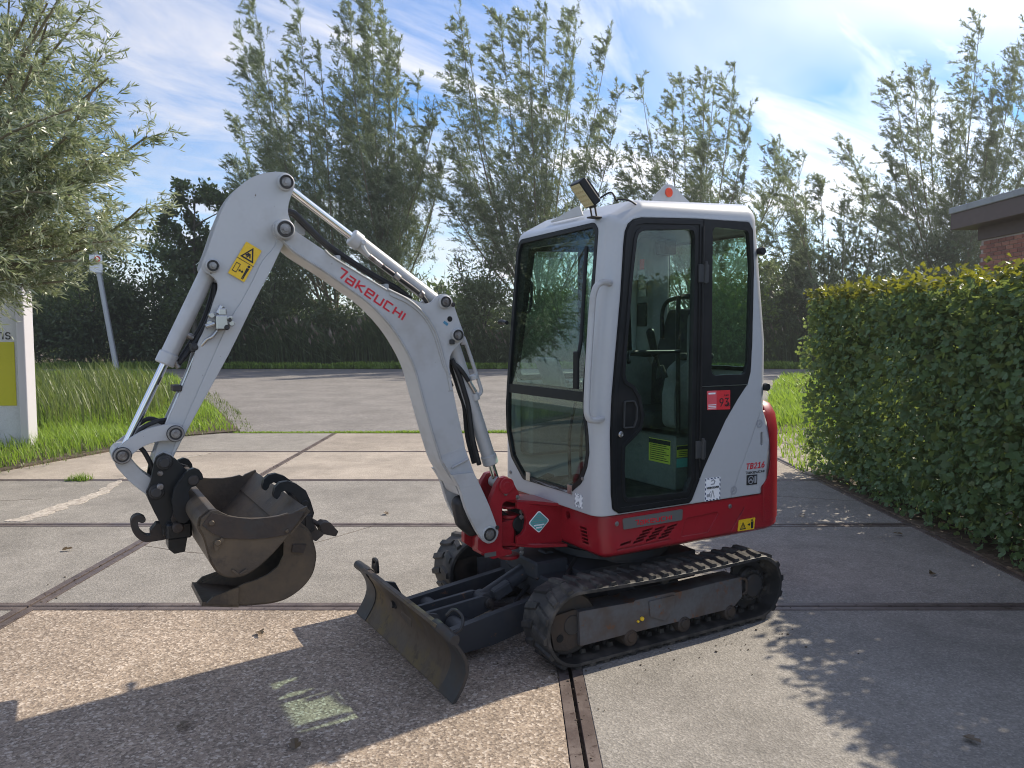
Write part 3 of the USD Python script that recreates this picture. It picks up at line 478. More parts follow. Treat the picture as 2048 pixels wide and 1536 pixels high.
# reeds along the far verge
def blades(P, h, w, rng, lean=0.35, wind=V(-.15, 0, 0), seg=2):
    n = len(P); a = rng.rand(n) * 2 * PI; d = np.c_[np.cos(a), np.sin(a), 0 * a] * (lean * (.3 + rng.rand(n)))[:, None] + wind
    s = np.c_[-np.sin(a + rng.rand(n)), np.cos(a), 0 * a] * w[:, None] * .5; ts = np.linspace(0, 1, seg + 1); rows = []
    for t in ts[:-1]:
        c = P + (V(0, 0, 1) * t * (1 - .18 * t)) * h[:, None] + d * (t * t)[..., None] * h[:, None] if np.ndim(t) else P + V(0, 0, t * (1 - .12 * t)) * h[:, None] + d * t * t * h[:, None]
        rows += [c - s * (1 - t * .6), c + s * (1 - t * .6)]
    rows.append(P + V(0, 0, .88) * h[:, None] + d * h[:, None]); v = np.stack(rows, 1); k = v.shape[1]; tri = []
    for i in range(seg - 1): tri += [(2 * i, 2 * i + 1, 2 * i + 3), (2 * i, 2 * i + 3, 2 * i + 2)]
    tri.append((2 * seg - 2, 2 * seg - 1, 2 * seg))
    return trimesh.Trimesh(v.reshape(-1, 3), ((np.arange(n) * k)[:, None, None] + np.array(tri)[None]).reshape(-1, 3), process=False)
rng = np.random.RandomState(101)
def reed_bed(name, label, x0, x1, y0, y1, n, h, seed):
    r = np.random.RandomState(seed); t = thing(name, label, 'reeds', kind='stuff'); P = np.c_[x0 + (x1 - x0) * r.rand(n), y0 + (y1 - y0) * r.rand(n), np.zeros(n)]
    hh = h * (.55 + .5 * r.rand(n)) * (0.8 + .25 * np.sin(P[:, 0] * 1.3) * np.sin(P[:, 0] * .37 + 1))
    st = blades(P, hh, .03 + .03 * r.rand(n), r, .16)
    m = n * 3; i = r.randint(n, size=m); Q = P[i] + np.c_[np.zeros(m), np.zeros(m), hh[i] * (.15 + .75 * r.rand(m))]; a = r.rand(m) * 2 * PI
    lv = leaves(Q, np.c_[np.cos(a) - .5, np.sin(a), .6 + .5 * r.rand(m)], .55 * (.6 + .6 * r.rand(m)), .055, r)
    obj('leaf_mass', cat(st, lv), 'reed_leaf', t, smooth=False, kind='stuff')
    q = r.choice(n, n // 7); pl = leaves(P[q] + np.c_[np.zeros(len(q)), np.zeros(len(q)), hh[q] * .84], np.c_[-.5 + .3 * r.rand(len(q)), .3 * r.normal(size=len(q)), np.ones(len(q))], .40, .10, r)
    obj('plumes', pl, 'reed_plume', t, smooth=False, kind='stuff')
reed_bed('reed_bed', 'dense green reeds with pale plumes under the boom across the road', -15.5, -1.0, 36.4, 38.6, 5200, 2.9, 102)
reed_bed('reed_bed', 'reeds with plumes across the road behind the cab', -1.0, 13.0, 36.4, 38.0, 3600, 2.5, 103)
reed_bed('reed_bed', 'reeds with plumes between the cab and the hedge end', 13.0, 22.0, 36.4, 38.0, 2400, 2.9, 104)
# grass
def in_poly(poly, n, r, inset=0.0):
    P = Polygon(poly).buffer(-inset); x0, y0, x1, y1 = P.bounds; q = np.c_[x0 + (x1 - x0) * r.rand(n), y0 + (y1 - y0) * r.rand(n)]
    import shapely
    return q[shapely.contains_xy(P, q[:, 0], q[:, 1])]
def lawn(name, label, poly, n, h, w, seed, mat_='grass_blade', z=0.02, lean=.5, near=None, seg=2, ragged_edge=0.10, category='grass'):
    r = np.random.RandomState(seed); q = in_poly(poly, n, r, -ragged_edge)
    if near is not None: q = q[r.rand(len(q)) < np.clip(near / np.hypot(q[:, 0], q[:, 1]), .12, 1) ** 1.3]
    ns = meshkit.fbm(np.c_[q * .8, np.zeros(len(q))]) if hasattr(meshkit, 'fbm') else r.rand(len(q))
    ns = (ns - ns.min()) / (np.ptp(ns) + 1e-9); hh = h * (.35 + .6 * r.rand(len(q))) * (.55 + .9 * ns); d = np.hypot(q[:, 0], q[:, 1])
    return obj(name, blades(np.c_[q, np.full(len(q), z)], hh, w * (.7 + .6 * r.rand(len(q))) * np.clip(d / 11, 1, 3), r, lean, seg=seg), mat_, label=label, cat=category, kind='stuff', smooth=False)
vis = [(-13.5, 8.7), (-6.1, 9.0), (-5.55, 11.0), (-5.3, 12.3), (-4.55, 12.85), (-5.9, 15.6), (-8.3, 20.4), (-12.3, 28.2), (-14.6, 31.4), (-26, 31.6)]
lawn('grass', 'bright green grass between the sign board and the asphalt on the left', vis, 190000, .30, .014, 110, near=13, seg=2, ragged_edge=-.10)
lawn('dry_grass', 'sparse dry grass and trodden edge of the verge beside the slabs on the left', [(-13.5, 8.55), (-6.0, 8.85), (-5.4, 11.0), (-5.1, 12.2), (-4.4, 12.8), (-5.7, 15.7), (-8.0, 20.5), (-8.6, 20.3), (-6.2, 15.5), (-5.1, 13.0), (-5.9, 11.3), (-6.4, 9.4), (-13.5, 9.1)], 16000, .13, .012, 116, 'tall_grass', lean=.9, near=14)
lawn('moss', 'small tufts of moss and weed in the slab joints at the left', [(-6.2, 4.50), (-3.0, 4.52), (-2.98, 4.60), (-6.2, 4.62)], 2200, .035, .01, 117, ragged_edge=0, z=-.03)
lawn('weed', 'single green tuft in the joint of the slabs near the soil on the left', [(-5.0, 8.50), (-4.75, 8.50), (-4.75, 8.66), (-5.0, 8.66)], 260, .14, .012, 118, ragged_edge=0, z=-.03, category='weed')
lawn('tall_grass', 'tall pale seeding grass behind the sign board', [(-13, 12.5), (-8.4, 12.2), (-6.6, 13.2), (-6.9, 16), (-9.4, 20.5), (-13, 25), (-20, 26)], 15000, 1.0, .016, 111, 'tall_grass', lean=.35, near=16, seg=3)
lawn('grass', 'bright grass patch between the cab and the hedge end', [(4.5, 13.5), (8.0, 23.2), (10.5, 29.3), (24, 30), (15, 13.4), (5.4, 13.2)], 90000, .28, .016, 112, near=15)
lawn('grass', 'green grass verge along the far side of the road', [(-40, 35.1), (40, 35.1), (40, 36.8), (-40, 36.8)], 42000, .34, .05, 113)
lawn('grass', 'thin line of moss and grass where the slabs meet the asphalt', [(-4.6, 12.64), (3.4, 12.64), (3.4, 12.74), (-4.6, 12.76)], 6500, .055, .012, 114, ragged_edge=.02, z=-.004)
lawn('weeds', 'scattered weeds growing in the paved path joints by the hedge end', [(3.5, 9.0), (4.7, 9.2), (5.9, 12.9), (4.2, 13.2), (3.7, 10.4)], 5200, .16, .014, 115, category='weeds', near=7)
# ---------------------------------------------------------------- clipped hedge on the right
def hedge(name, label, x0, x1, y0, y1, h, n_face, seed, ends=(True, True), thin=None, rotz=0, loc=(0, 0, 0), both=True):
    r = np.random.RandomState(seed); t = thing(name, label, 'hedge', loc=loc, rotz=rotz); P, Nn = [], []
    def put(n, f, nrm):
        u, v = r.rand(n), r.rand(n); q = f(u, v); depth = r.rand(n) ** 1.3 * .42; q = q - depth[:, None] * V(*nrm) + r.normal(size=(n, 3)) * .012; P.append(q); Nn.append(np.tile(V(*nrm), (n, 1)))
    ly, lx = y1 - y0, x1 - x0
    put(int(n_face * ly * h), lambda u, v: np.c_[np.full(len(u), x0), y0 + ly * u, h * v ** .95], (-1, 0, 0))
    if both: put(int(n_face * .75 * ly * h), lambda u, v: np.c_[np.full(len(u), x1), y0 + ly * u, h * v], (1, 0, 0))
    put(int(n_face * .9 * ly * lx), lambda u, v: np.c_[x0 + lx * v, y0 + ly * u, np.full(len(u), h)], (0, 0, 1))
    if ends[1]: put(int(n_face * .9 * lx * h), lambda u, v: np.c_[x0 + lx * v, np.full(len(u), y1), h * u], (0, 1, 0))
    if ends[0]: put(int(n_face * .9 * lx * h), lambda u, v: np.c_[x0 + lx * v, np.full(len(u), y0), h * u], (0, -1, 0))
    nc = int(ly * lx * h * 760); P.append(np.c_[x0 + .06 + (lx - .12) * r.rand(nc), y0 + .05 + (ly - .1) * r.rand(nc), .1 + (h - .12) * r.rand(nc)]); Nn.append(np.tile(V(-.2, 0, .2), (nc, 1)))
    P, Nn = np.vstack(P), np.vstack(Nn)
    bulge = meshkit.fbm(P * V(1.4, 1.4, 1.6)); bulge = (bulge - bulge.mean()) / (bulge.std() + 1e-9); P = P + Nn * (bulge * .032)[:, None]
    P[:, 2] += .03 * np.sin(P[:, 1] * 1.7) * (P[:, 2] / h); keep = (P[:, 2] > .03)
    # rounded shoulders, the foot drawn in a little
    foot = np.clip((.35 - P[:, 2]) / .35, 0, 1); P[:, 0] += np.where(Nn[:, 0] < -.5, foot * .03, 0)
    if thin is not None:
        for (cy, cz, ry_, rz_, am) in thin: keep &= r.rand(len(P)) > am * np.exp(-(((P[:, 1] - cy) / ry_) ** 2 + ((P[:, 2] - cz) / rz_) ** 2))
    P, Nn = P[keep], Nn[keep]; isup = (P[:, 2] > h - .16 + .10 * r.rand(len(P))); m = len(P); D = unit(Nn * .35 + r.normal(size=(m, 3)) * .75 + V(0, 0, -.15)); s = .054 * (.5 + .85 * r.rand(m)) * np.where(np.linalg.norm(Nn, axis=1) < .5, 1.9, 1.0)
    for nm, ix, mt in (('foliage', ~isup, 'hedge_leaf'), ('yellow_foliage', isup, 'hedge_top_leaf')): obj(nm, leaves(P[ix], D[ix], s[ix], s[ix] * .95, r, fold=.12, shape=9, up=Nn[ix] + V(0, 0, .5)), mt, t, smooth=False, kind='stuff')
    # shoots standing out of the clipped top
    k = int(ly * 30); B = np.c_[x0 + lx * r.rand(k), y0 + ly * r.rand(k), np.full(k, h - .02)]; L = .04 + .08 * r.rand(k) ** 2; Q = np.repeat(B, 5, 0) + np.repeat(L, 5)[:, None] * np.tile(np.linspace(.1, 1, 5), k)[:, None] * V(0, 0, 1) + r.normal(size=(5 * k, 3)) * .015
    obj('shoots', leaves(Q, r.normal(size=(5 * k, 3)) + V(0, 0, .4), .046, .042, r, fold=.12, shape=9), 'hedge_top_leaf', t, smooth=False, kind='stuff')
    w = []
    for i in range(int(ly * 4)):
        y = y0 + .1 + (ly - .2) * r.rand(); x = (x0 + x1) / 2 + r.normal() * .08
        w.append(tube(bez(V(x, y, -.05), V(x + r.normal() * .1, y + r.normal() * .1, .6), V(x + r.normal() * .25, y + r.normal() * .25, h * .85), 7), np.linspace(.022, .006, 7), 5, False))
        for _ in range(3):
            z = .25 + (h - .5) * r.rand(); w.append(tube(bez(V(x, y, z), V(x + r.normal() * .15, y + r.normal() * .15, z + .15), V(x + r.normal() * .3, y + r.normal() * .3, z + .35), 5), np.linspace(.009, .003, 5), 4, False))
    bw = cat(*w); bw.vertices = np.clip(np.array(bw.vertices), [x0 + .04, y0 + .05, -.1], [x1 - .04, y1 - .12, h - .02]); obj('branches', bw, 'bark', t, smooth=60, kind='stuff')
    return t
hedge('hedge', 'tall clipped green hedge with yellow leaves on top along the right side', 3.50, 4.46, -1.0, 9.25, 2.14, 1500, 130, thin=[(8.0, 1.35, .5, .5, .85), (7.3, 1.0, .3, .5, .6), (8.9, .5, .4, .5, .75), (8.6, 1.8, .3, .2, .4)])
hedge('hedge', 'clipped hedge left of the sign board, mirrored in the cab window', 0, .9, -2.6, 2.6, 2.1, 420, 131, loc=(-8.6, 5.2, 0), rotz=-32.7)
# ---------------------------------------------------------------- silvery willow close by on the left
rng = np.random.RandomState(140); nw = thing('willow_tree', 'silvery willow hanging into the upper left corner over the sign board', 'tree')
NT = [(-4.0, 7.1, 5.3), (-5.6, 8.9, 6.6), (-4.1, 8.2, 5.3), (-4.0, 7.5, 4.5), (-4.4, 9.2, 4.8), (-4.6, 8.5, 5.1), (-3.7, 7.8, 4.0), (-3.5, 7.1, 3.6), (-3.7, 8.9, 3.8), (-3.9, 8.2, 3.4), (-3.8, 7.5, 2.9), (-4.4, 9.2, 2.9), (-4.3, 8.5, 2.7), (-4.3, 7.8, 2.6), (-4.4, 7.1, 2.35), (-5.6, 8.9, 2.1), (-5.3, 8.2, 2.3), (-4.1, 7.5, 3.3), (-5.4, 9.2, 4.4), (-5.2, 8.5, 4.9), (-5.5, 7.8, 3.0), (-3.7, 7.3, 3.4), (-5.0, 8.9, 3.1), (-4.2, 8.2, 3.9),
      (-6.4, 8.6, 6.4), (-6.8, 8.9, 5.0), (-6.2, 8.2, 3.8), (-6.7, 9.0, 2.6), (-5.9, 7.6, 4.6), (-6.0, 8.0, 5.6), (-7.6, 7.8, 5.6), (-8.6, 8.4, 4.6), (-9.4, 9.8, 5.4), (-8.0, 10.5, 6.2), (-9.0, 9.2, 3.2),
      (-4.9, 8.0, 3.6), (-4.7, 8.7, 2.9), (-5.2, 7.6, 3.5), (-5.6, 8.4, 3.4), (-6.1, 8.8, 3.0), (-6.4, 8.1, 2.5), (-5.0, 8.6, 2.35), (-4.6, 7.3, 2.9), (-5.8, 7.9, 2.5), (-6.2, 9.0, 2.0), (-4.9, 8.3, 4.2), (-5.9, 8.7, 5.2), (-5.3, 9.0, 5.6), (-6.9, 8.4, 4.2)]
NT = [(x - .38 - .12 * max(0, x + 4.2), y, z + .08) for x, y, z in NT]+ [(-4.1, 8.0, 2.6), (-4.0, 8.4, 3.0), (-4.45, 8.0, 2.4), (-4.75, 8.2, 2.2), (-4.3, 7.6, 3.0), (-4.6, 8.6, 2.6), (-4.2, 8.0, 3.4), (-5.0, 7.9, 2.45), (-4.5, 7.7, 3.8), (-5.3, 8.5, 2.9), (-4.2, 8.2, 4.3), (-4.4, 8.6, 3.7), (-4.3, 7.9, 4.8), (-4.7, 8.1, 5.4), (-4.9, 8.6, 6.0), (-4.6, 8.0, 3.2), (-5.6, 8.2, 2.6)]
wood, lv, tw = stems_and_leaves((-7.7, 9.3), NT, rng, per_m=12.5, k=19, L0=.95, L1=.42, ll=.088, lw=.0142, head=2.3, start=.16, r0=.032, wind=V(.05, -.02, 0), droop=.32, spread=.95, shape=6, ltwist=.42, twig_r=.0026, bend=.55, sub=1)
obj('trunk', tube(np.c_[-7.7 + .04 * np.sin(np.arange(6)), 9.3 + np.zeros(6), np.linspace(-.1, 2.6, 6)], [.34, .27, .25, .25, .28, .2], 12), 'bark', nw, smooth=60)
obj('limbs', wood, 'twig', nw, smooth=60, kind='stuff'); obj('twigs', tw, 'twig', nw, smooth=60, kind='stuff'); obj('crown', lv, 'near_willow_leaf', nw, smooth=False, kind='stuff')
# ---------------------------------------------------------------- brick building
B = thing('brick_building', 'brown brick building with flat roof and dark fascia at the upper right', 'building')
X0, Y0, Y1 = 8.85, 2.0, 14.70
wl = obj('wall', bx(X0 + .018, 17, Y0, Y1 - .018, 0, 3.60), 'mortar', B, smooth=False)
rb = np.random.RandomState(150); pick = ['brick_red', 'brick_dark', 'brick_pale', 'brick_red']; rest = []
nrow = int(3.40 / .0765)
for j in range(nrow):
    z = .01 + j * .0765; k = 0
    while True:
        y = Y1 - .11 * (j % 2) - .22 * k - .21; k += 1
        if y < Y0: break
        yb = min(y + .208, Y1)
        if z > 2.40 and y > 11.0: obj('brick', bx(X0 + rb.rand() * .004, X0 + .06, y, yb, z, z + .0655), pick[rb.randint(4)], wl, smooth=False)
        else: rest.append(bx(X0 + rb.rand() * .004, X0 + .06, y, yb, z, z + .0655))
for j in range(nrow):
    z = .01 + j * .0765
    for k in range(36):
        x = X0 + .07 + .11 * (j % 2) + .22 * k
        if x < 16.7: rest.append(bx(x, x + .208, Y1 - .06, Y1 - rb.rand() * .004, z, z + .0655))
obj('brickwork', cat(*rest), 'brick_red', wl, smooth=False, kind='stuff')
obj('frieze', cbx(X0 - .03, 17.05, Y0, Y1 + .03, 3.40, 3.66, .005), 'fascia', B, smooth=False)
obj('fascia', cbx(8.46, 17.4, Y0 - .4, 15.02, 3.63, 3.93, .008), 'fascia', B, smooth=False)
obj('roof_trim', cbx(8.43, 17.43, Y0 - .43, 15.05, 3.932, 4.05, .01), 'roof_trim', B, smooth=False)
# ---------------------------------------------------------------- sign board, lamp post, small sign
S_ = thing('sign_board', 'white sign board with a yellow band standing in the grass at the left edge', 'sign', (0, 10.9, 0))
obj('panel', cbx(-9.3, -6.99, .02, .14, .0, 2.24, .006), 'sign_panel', S_)
obj('post', rbx(-6.995, -6.875, -.03, .19, -.05, 2.29, .018), 'sign_alu', S_); obj('post', rbx(-9.40, -9.28, -.03, .19, -.05, 2.29, .018), 'sign_alu', S_)
obj('cap', cbx(-9.28, -6.995, .0, .16, 2.245, 2.28, .006), 'sign_alu', S_)
obj('yellow_band', bx(-9.27, -7.055, .013, .021, .62, 1.525), 'sign_yellow', S_, smooth=False)
tx = meshkit.text_mesh('ns', .135, .003); v = np.array(tx.vertices); tx.vertices = np.c_[-7.10 - v[:, 0].max() + v[:, 0], .018 - v[:, 2], 1.565 + v[:, 1]]
obj('lettering', tx, 'letter_black', S_, smooth=False)
LP = thing('lamp_post', 'leaning grey lamp post behind the grass on the left', 'lamp post')
p0, p1 = V(-17.25, 33.6, -.1), V(-18.95, 33.6, 11.2)
obj('pole', tube([p0, p0 + (p1 - p0) * .35, p1], [.125, .11, .06], 14), 'galvanised', LP); obj('arm', tube(bez(p1, p1 + V(-.02, 0, .18), p1 + V(.5, 0, .22), 6), .04, 8), 'galvanised', LP)
obj('lamp_head', rot(rbx(p1[0] + .40, p1[0] + 1.15, 33.45, 33.75, 11.3, 11.47, .05), 0, (0, 1, 0)), 'sign_alu', LP)
SG = thing('traffic_sign', 'small white sign with a red mark on the leaning lamp post', 'sign', (-17.93, 33.44, 4.62), rotz=6)
obj('plate', rnd_plate := cbx(-.27, .27, -.03, 0, -.38, .38, .01), 'sign_white', SG); obj('red_mark', mv(rot(xz(Point(.07, .20).buffer(.13).difference(Point(.07, .20).buffer(.07)), 0, .006), 0, (0, 0, 1)), y=-.037), 'sign_red', SG)
obj('clamp', tube([(.0, 0, -.05), (.02, .16, -.05)], .05, 8), 'galvanised', SG)
# ---------------------------------------------------------------- fallen leaves on the slabs
rl = np.random.RandomState(160)
for (x, y) in [(-1.40, 4.16), (-1.37, 3.17), (-.86, 2.95), (-3.42, 5.75), (-1.15, 6.9), (1.85, 3.05), (2.9, 5.2), (3.2, 6.2), (2.6, 6.9), (3.1, 4.2)]:
    a = rl.rand() * 6.28; lf = leaves(V(x, y, .012)[None], V(math.cos(a), math.sin(a), .12)[None], .075, .05, rl, fold=.35, shape=9, up=V(0, 0, 3))
    obj('fallen_leaf', lf, 'fallen_leaf', label='small curled brown leaf lying on the concrete slabs', cat='leaf', group='fallen leaves on the slabs', smooth=False)
# ---------------------------------------------------------------- the bright air of a backlit day
obj('haze', bx(-420, 420, -320, 920, -1.4, 21.5), 'haze_air', label='thin bright haze in the backlit air over the whole place', cat='haze', kind='stuff', smooth=False)
# ---------------------------------------------------------------- the excavator: X forward, Y to its left, Z up
OX, OY, YAW = 0.585, 4.587, 210.3
EX = thing('mini_excavator', 'white and red mini excavator with cab, bent boom and front blade on rubber tracks', 'excavator', (OX, OY, 0), YAW)
def P_(name, m, mat_, smooth=32, label=None, parent=None, kind=None): return obj(name, m, mat_, parent or EX, smooth, label, kind=kind)
SIDE = 0.492
def P_each(name, ms, mat_, smooth=32, label=None, parent=None):
    for m in ms: P_(name, m, mat_, smooth, label, parent)
# ---- lower red body and counterweight
def plan(inset=0.0):
    x = np.r_[np.linspace(-1.06, -1.03, 9)[:-1], np.linspace(-1.03, -.78, 26)]; y = .49 * (1 - np.clip((-.78 - x) / .28, 0, 1) ** 2.8) ** (1 / 2.8)
    p = [(-.70, .49), (.35, .49), (.395, .475), (.415, .44)] + [(.415, -.44), (.395, -.475), (.35, -.49), (-.70, -.49)] + list(zip(x[::-1], -y[::-1]))[0:] + list(zip(x[1:], y[1:]))
    return Polygon(p).buffer(0).buffer(-inset)
def layers(hs):
    """hull through plan outlines: (z, inset)"""
    pts = []
    for z, i in hs:
        c = np.array(plan(i).exterior.coords)[:-1]; pts.append(np.c_[c, np.full(len(c), z)])
    return Manifold.hull_points(np.vstack(pts))
body = layers([(.468, .035), (.485, .008), (.50, 0), (.685, 0), (.697, .006)])
slots = []
for i, (za, zb) in enumerate([(.528, .541), (.546, .558), (.563, .575), (.580, .592)]):
    for j in range(4):
        x0 = .30 - .02 * i - j * .088; x1 = x0 - .074
        top = .525 + (x0 - .33) / -.36 * .075
        if za < .528 + (.325 - x0) * .34: slots.append(((x0, x1), (za, zb)))
def slant(x0, x1, za, zb, y0, y1): return xz([(x0, za), (x1, za + .010), (x1 - .004, zb + .010), (x0 - .004, zb)], y0, y1)
for (a, b), (c, d) in slots: body -= as_mf(slant(a, b, c, d, .465, .52))
body -= as_mf(xz(rnd([(-.165, .622), (-.425, .632), (-.335, .520), (-.123, .522)], .012), .484, .52))
body -= as_mf(tube([(.318, .49, .512), (-.05, .49, .521)], .005, 8))
body -= as_mf(tube([(-.505, .493, .49), (-.60, .488, .60), (-.66, .478, .69)], .005, 8))
# slots on the rounded front corner and the round hole beside them
fv = [bx(.36, .47, .28 + .007 * i, .345 + .005 * i, .597 - .0185 * i, .609 - .0185 * i) for i in range(5)]
for m in fv: body -= as_mf(m)
body -= as_mf(cyl((.36, .17, .645), (.47, .17, .645), .022, 20))
BODY = P_('body', as_tm(body), 'red_paint', 40)
P_('vent_backing', cat(bx(-.09, .33, .445, .468, .505, .625), bx(.33, .372, .26, .39, .51, .62), bx(.34, .375, .14, .20, .61, .68)), 'hole_dark', False, parent=BODY)
P_('name_plate', xz(rnd([(.287, .676), (-.136, .679), (-.132, .617), (.281, .617)], .008), .488, .4945), 'plate_metal', parent=BODY)
P_('lettering', logo(.206, .6315, .4947, .258, .030, .0), 'letter_red', False, parent=BODY)
ws = P_('warning_sticker', xz(rnd([(-.578, .561), (-.713, .561), (-.705, .492), (-.570, .495)], .003), .462, .4935), 'sticker_yellow', False, parent=BODY)
P_('pictogram', cat(xz(Polygon([(-.585, .502), (-.635, .502), (-.610, .546)], [[(-.594, .508), (-.610, .537), (-.626, .508)]]), .4935, .4945), xz([(-.606, .512), (-.614, .512), (-.612, .530), (-.608, .530)], .4935, .4945),
                    xz(Point(-.685, .548).buffer(.006), .4935, .4945), xz([(-.675, .540), (-.697, .540), (-.694, .500), (-.678, .500)], .4935, .4945), xz([(-.648, .525), (-.668, .533), (-.668, .517)], .4935, .4945)), 'letter_black', False, parent=BODY)
for x, z in [(.323, .653), (-.505, .652)]: P_('bolt', bolt_y(x, z, .489, .0095, .007), 'pin_steel', parent=BODY)
# counterweight behind the cab, rounded in every direction
cw = []
for (z, i) in [(.47, .055), (.49, .02), (.54, .0), (1.08, .0), (1.17, .012), (1.23, .045), (1.255, .10)]:
    c = np.array(plan(i - .006).exterior.coords)[:-1]; c = c[c[:, 0] < -.45]; sc = 1 - .04 * max(0, (z - .75) / .5); cw.append(np.c_[-.42 + (c[:, 0] + .42) * sc, c[:, 1], np.full(len(c), z)])
CW = Manifold.hull_points(np.vstack(cw)) + as_mf(cyl((-.99, -.2, .93), (-.99, .22, .93), .03, 20)).translate((0, 0, 0))
wedge = smoothpoly([(-.70, 1.255), (-.775, 1.17), (-.812, 1.08), (-.832, .98), (-.836, .90), (-.815, .80), (-.765, .745), (-.68, .700)], 4)[:-4]
cut = Polygon([(-.0, .700), (0, 1.4), (-.66, 1.4)] + [tuple(p) for p in wedge])
CW -= as_mf(xz(cut.buffer(0), -.6, .6)); CW -= as_mf(xz(biggest(cut.union(sbox(-.80, .70, 0, 1.4))), -.47, .47))
COUNTER = P_('counterweight', as_tm(CW), 'red_paint', 40)
for z in (1.01, .905, .80): P_('knob', as_tm(hull([(-.955, .345, z, .026), (-1.0, .24, z, .026)], 16)), 'red_paint', parent=COUNTER)
# ---- cab shell
R = .07
outer = hull([(.452 - R, s * (SIDE - R), .60, R) for s in (-1, 1)] + [(.452 - R, s * (SIDE - R), 1.22, R) for s in (-1, 1)] + [(.372 - R, s * (SIDE - R), 2.285 - R, R) for s in (-1, 1)] + [(.16, s * (SIDE - R - .01), 2.362 - R, R) for s in (-1, 1)] + [(.1, 0, 2.385 - R, R)]
             + [(-.725 + .105, s * (SIDE - .105), 2.408 - .105, .105) for s in (-1, 1)] + [(-.80 + R, s * (SIDE - R), 1.60, R) for s in (-1, 1)] + [(-.805 + R, s * (SIDE - R), .60, R) for s in (-1, 1)], 40)
t = .034; inner = hull([(.452 - R, s * (SIDE - R), .60, R - t) for s in (-1, 1)] + [(.452 - R, s * (SIDE - R), 1.22, R - t) for s in (-1, 1)] + [(.372 - R, s * (SIDE - R), 2.285 - R, R - t) for s in (-1, 1)] + [(.1, 0, 2.36 - R, R - t)]
             + [(-.725 + R, s * (SIDE - R), 2.39 - R, R - t) for s in (-1, 1)] + [(-.80 + R, s * (SIDE - R), 1.60, R - t) for s in (-1, 1)] + [(-.805 + R, s * (SIDE - R), .60, R - t) for s in (-1, 1)], 24)
shell = outer - inner
# the tail of the cab follows the round plan of the body
lowtail = layers([(.60, .0), (1.20, .0), (1.30, .004)]) ^ as_mf(bx(-.90, -.449, -1, 1, .2, 1.25))
lowtail = Manifold.batch_hull([outer ^ as_mf(bx(-.80, -.449, -1, 1, 1.36, 1.42)), lowtail ^ as_mf(bx(-.86, -.449, -1, 1, .5, 1.02))]) ^ as_mf(bx(-2, -.449, -.4915, .4915, .3, 1.40))
lowtail = lowtail ^ as_mf(xz(biggest(cut.buffer(-.002)), -.6, .6))
shell = shell + (lowtail - as_mf(bx(-.78, .2, -.40, .40, .2, 1.41)) - inner)
shell = shell ^ as_mf(bx(-2, 2, -1, 1, .7015, 3))
def fx(z): return .452 - np.clip((z - 1.22) / 1.0, 0, 1.2) * .082
FRONT = rnd([(-.425, 2.222), (.335, 2.235), (.372, 2.20), (.372, 1.90), (.362, 1.40), (.372, 1.285), (.404, 1.12), (.412, 1.03), (.395, .955), (.345, .862), (.24, .790), (-.247, .786), (-.386, .899), (-.444, 1.065), (-.455, 1.40), (-.452, 2.15)], .04, .02)
SIDEP = rnd([(.300, 2.12), (.292, 2.18), (.272, 2.222), (.235, 2.248), (.175, 2.262), (-.195, 2.283), (-.613, 2.293), (-.645, 2.251), (-.660, 2.034), (-.658, 1.6), (-.65, 1.431), (-.627, 1.36), (-.548, 1.274), (-.453, 1.155), (-.384, 1.045), (-.292, .895), (-.203, .721), (-.185, .706), (.315, .706), (.356, .734), (.367, .817), (.376, 1.139), (.368, 1.33), (.35, 1.52), (.317, 1.85)], .018, .006)
FARW = rnd([(.27, 2.20), (-.50, 2.235), (-.55, 1.40), (-.50, 1.36), (.37, 1.36), (.385, 1.45)], .05, .01)
REARW = rnd([(-.385, 2.26), (.385, 2.26), (.395, 1.43), (-.395, 1.43)], .06, .01)
shell -= as_mf(yz(FRONT, .25, .6)); shell -= as_mf(xz(SIDEP, .40, .6)); shell -= as_mf(xz(FARW, -.6, -.40)); shell -= as_mf(yz(REARW, -1.0, -.70))
shell -= as_mf(tube([(-.738, .4925, 1.19), (-.66, .4925, 1.02), (-.56, .4925, .82), (-.505, .4925, .69)], .004, 6))
shell -= as_mf(xz(LineString([(-.755, 1.06), (-.757, 1.0)]).buffer(.0095), .38, .6))
CAB = P_('cab', as_tm(shell), 'cab_paint', 40)
def densify(p, d=.04): return p.segmentize(d)
def front(poly, t0, t1, d=.04):
    """a shape in Y-Z laid on the bent front of the cab, from t0 to t1 proud of it"""
    m = yz(densify(poly, d), t0, t1); v = np.array(m.vertices); v[:, 0] += fx(v[:, 2]); m.vertices = v; return m
def sheet_front(poly, off):
    """pane following the bent front: cut in strips so that it bends"""
    ms = []; z0, z1 = poly.bounds[1], poly.bounds[3]; cuts = [z0 - .01, 1.22, z1 + .01] if z0 < 1.22 < z1 else [z0 - .01, z1 + .01]
    for a, b in zip(cuts[:-1], cuts[1:]): ms.append(front(biggest(poly.intersection(sbox(-2, a, 2, b))), off, off + .004, 5))
    return cat(*ms)
seal = FRONT.buffer(.006).difference(biggest(FRONT.buffer(-.020)))
P_('window_seal', front(seal, -.020, .004), 'black_trim', parent=CAB)
DIV = sbox(-.47, 1.292, .40, 1.345).intersection(FRONT); GLX = biggest(FRONT.buffer(-.012))
UP = biggest(GLX.intersection(sbox(-1, 1.335, 1, 3))); LOW = biggest(GLX.intersection(sbox(-1, 0, 1, 1.30)))
P_('window_divider', front(biggest(DIV), -.018, .002), 'black_trim', parent=CAB)
UF = UP.difference(biggest(Polygon([(-.335, 2.165), (.345, 2.16), (.352, 1.36), (-.395, 1.36)]).intersection(UP)))
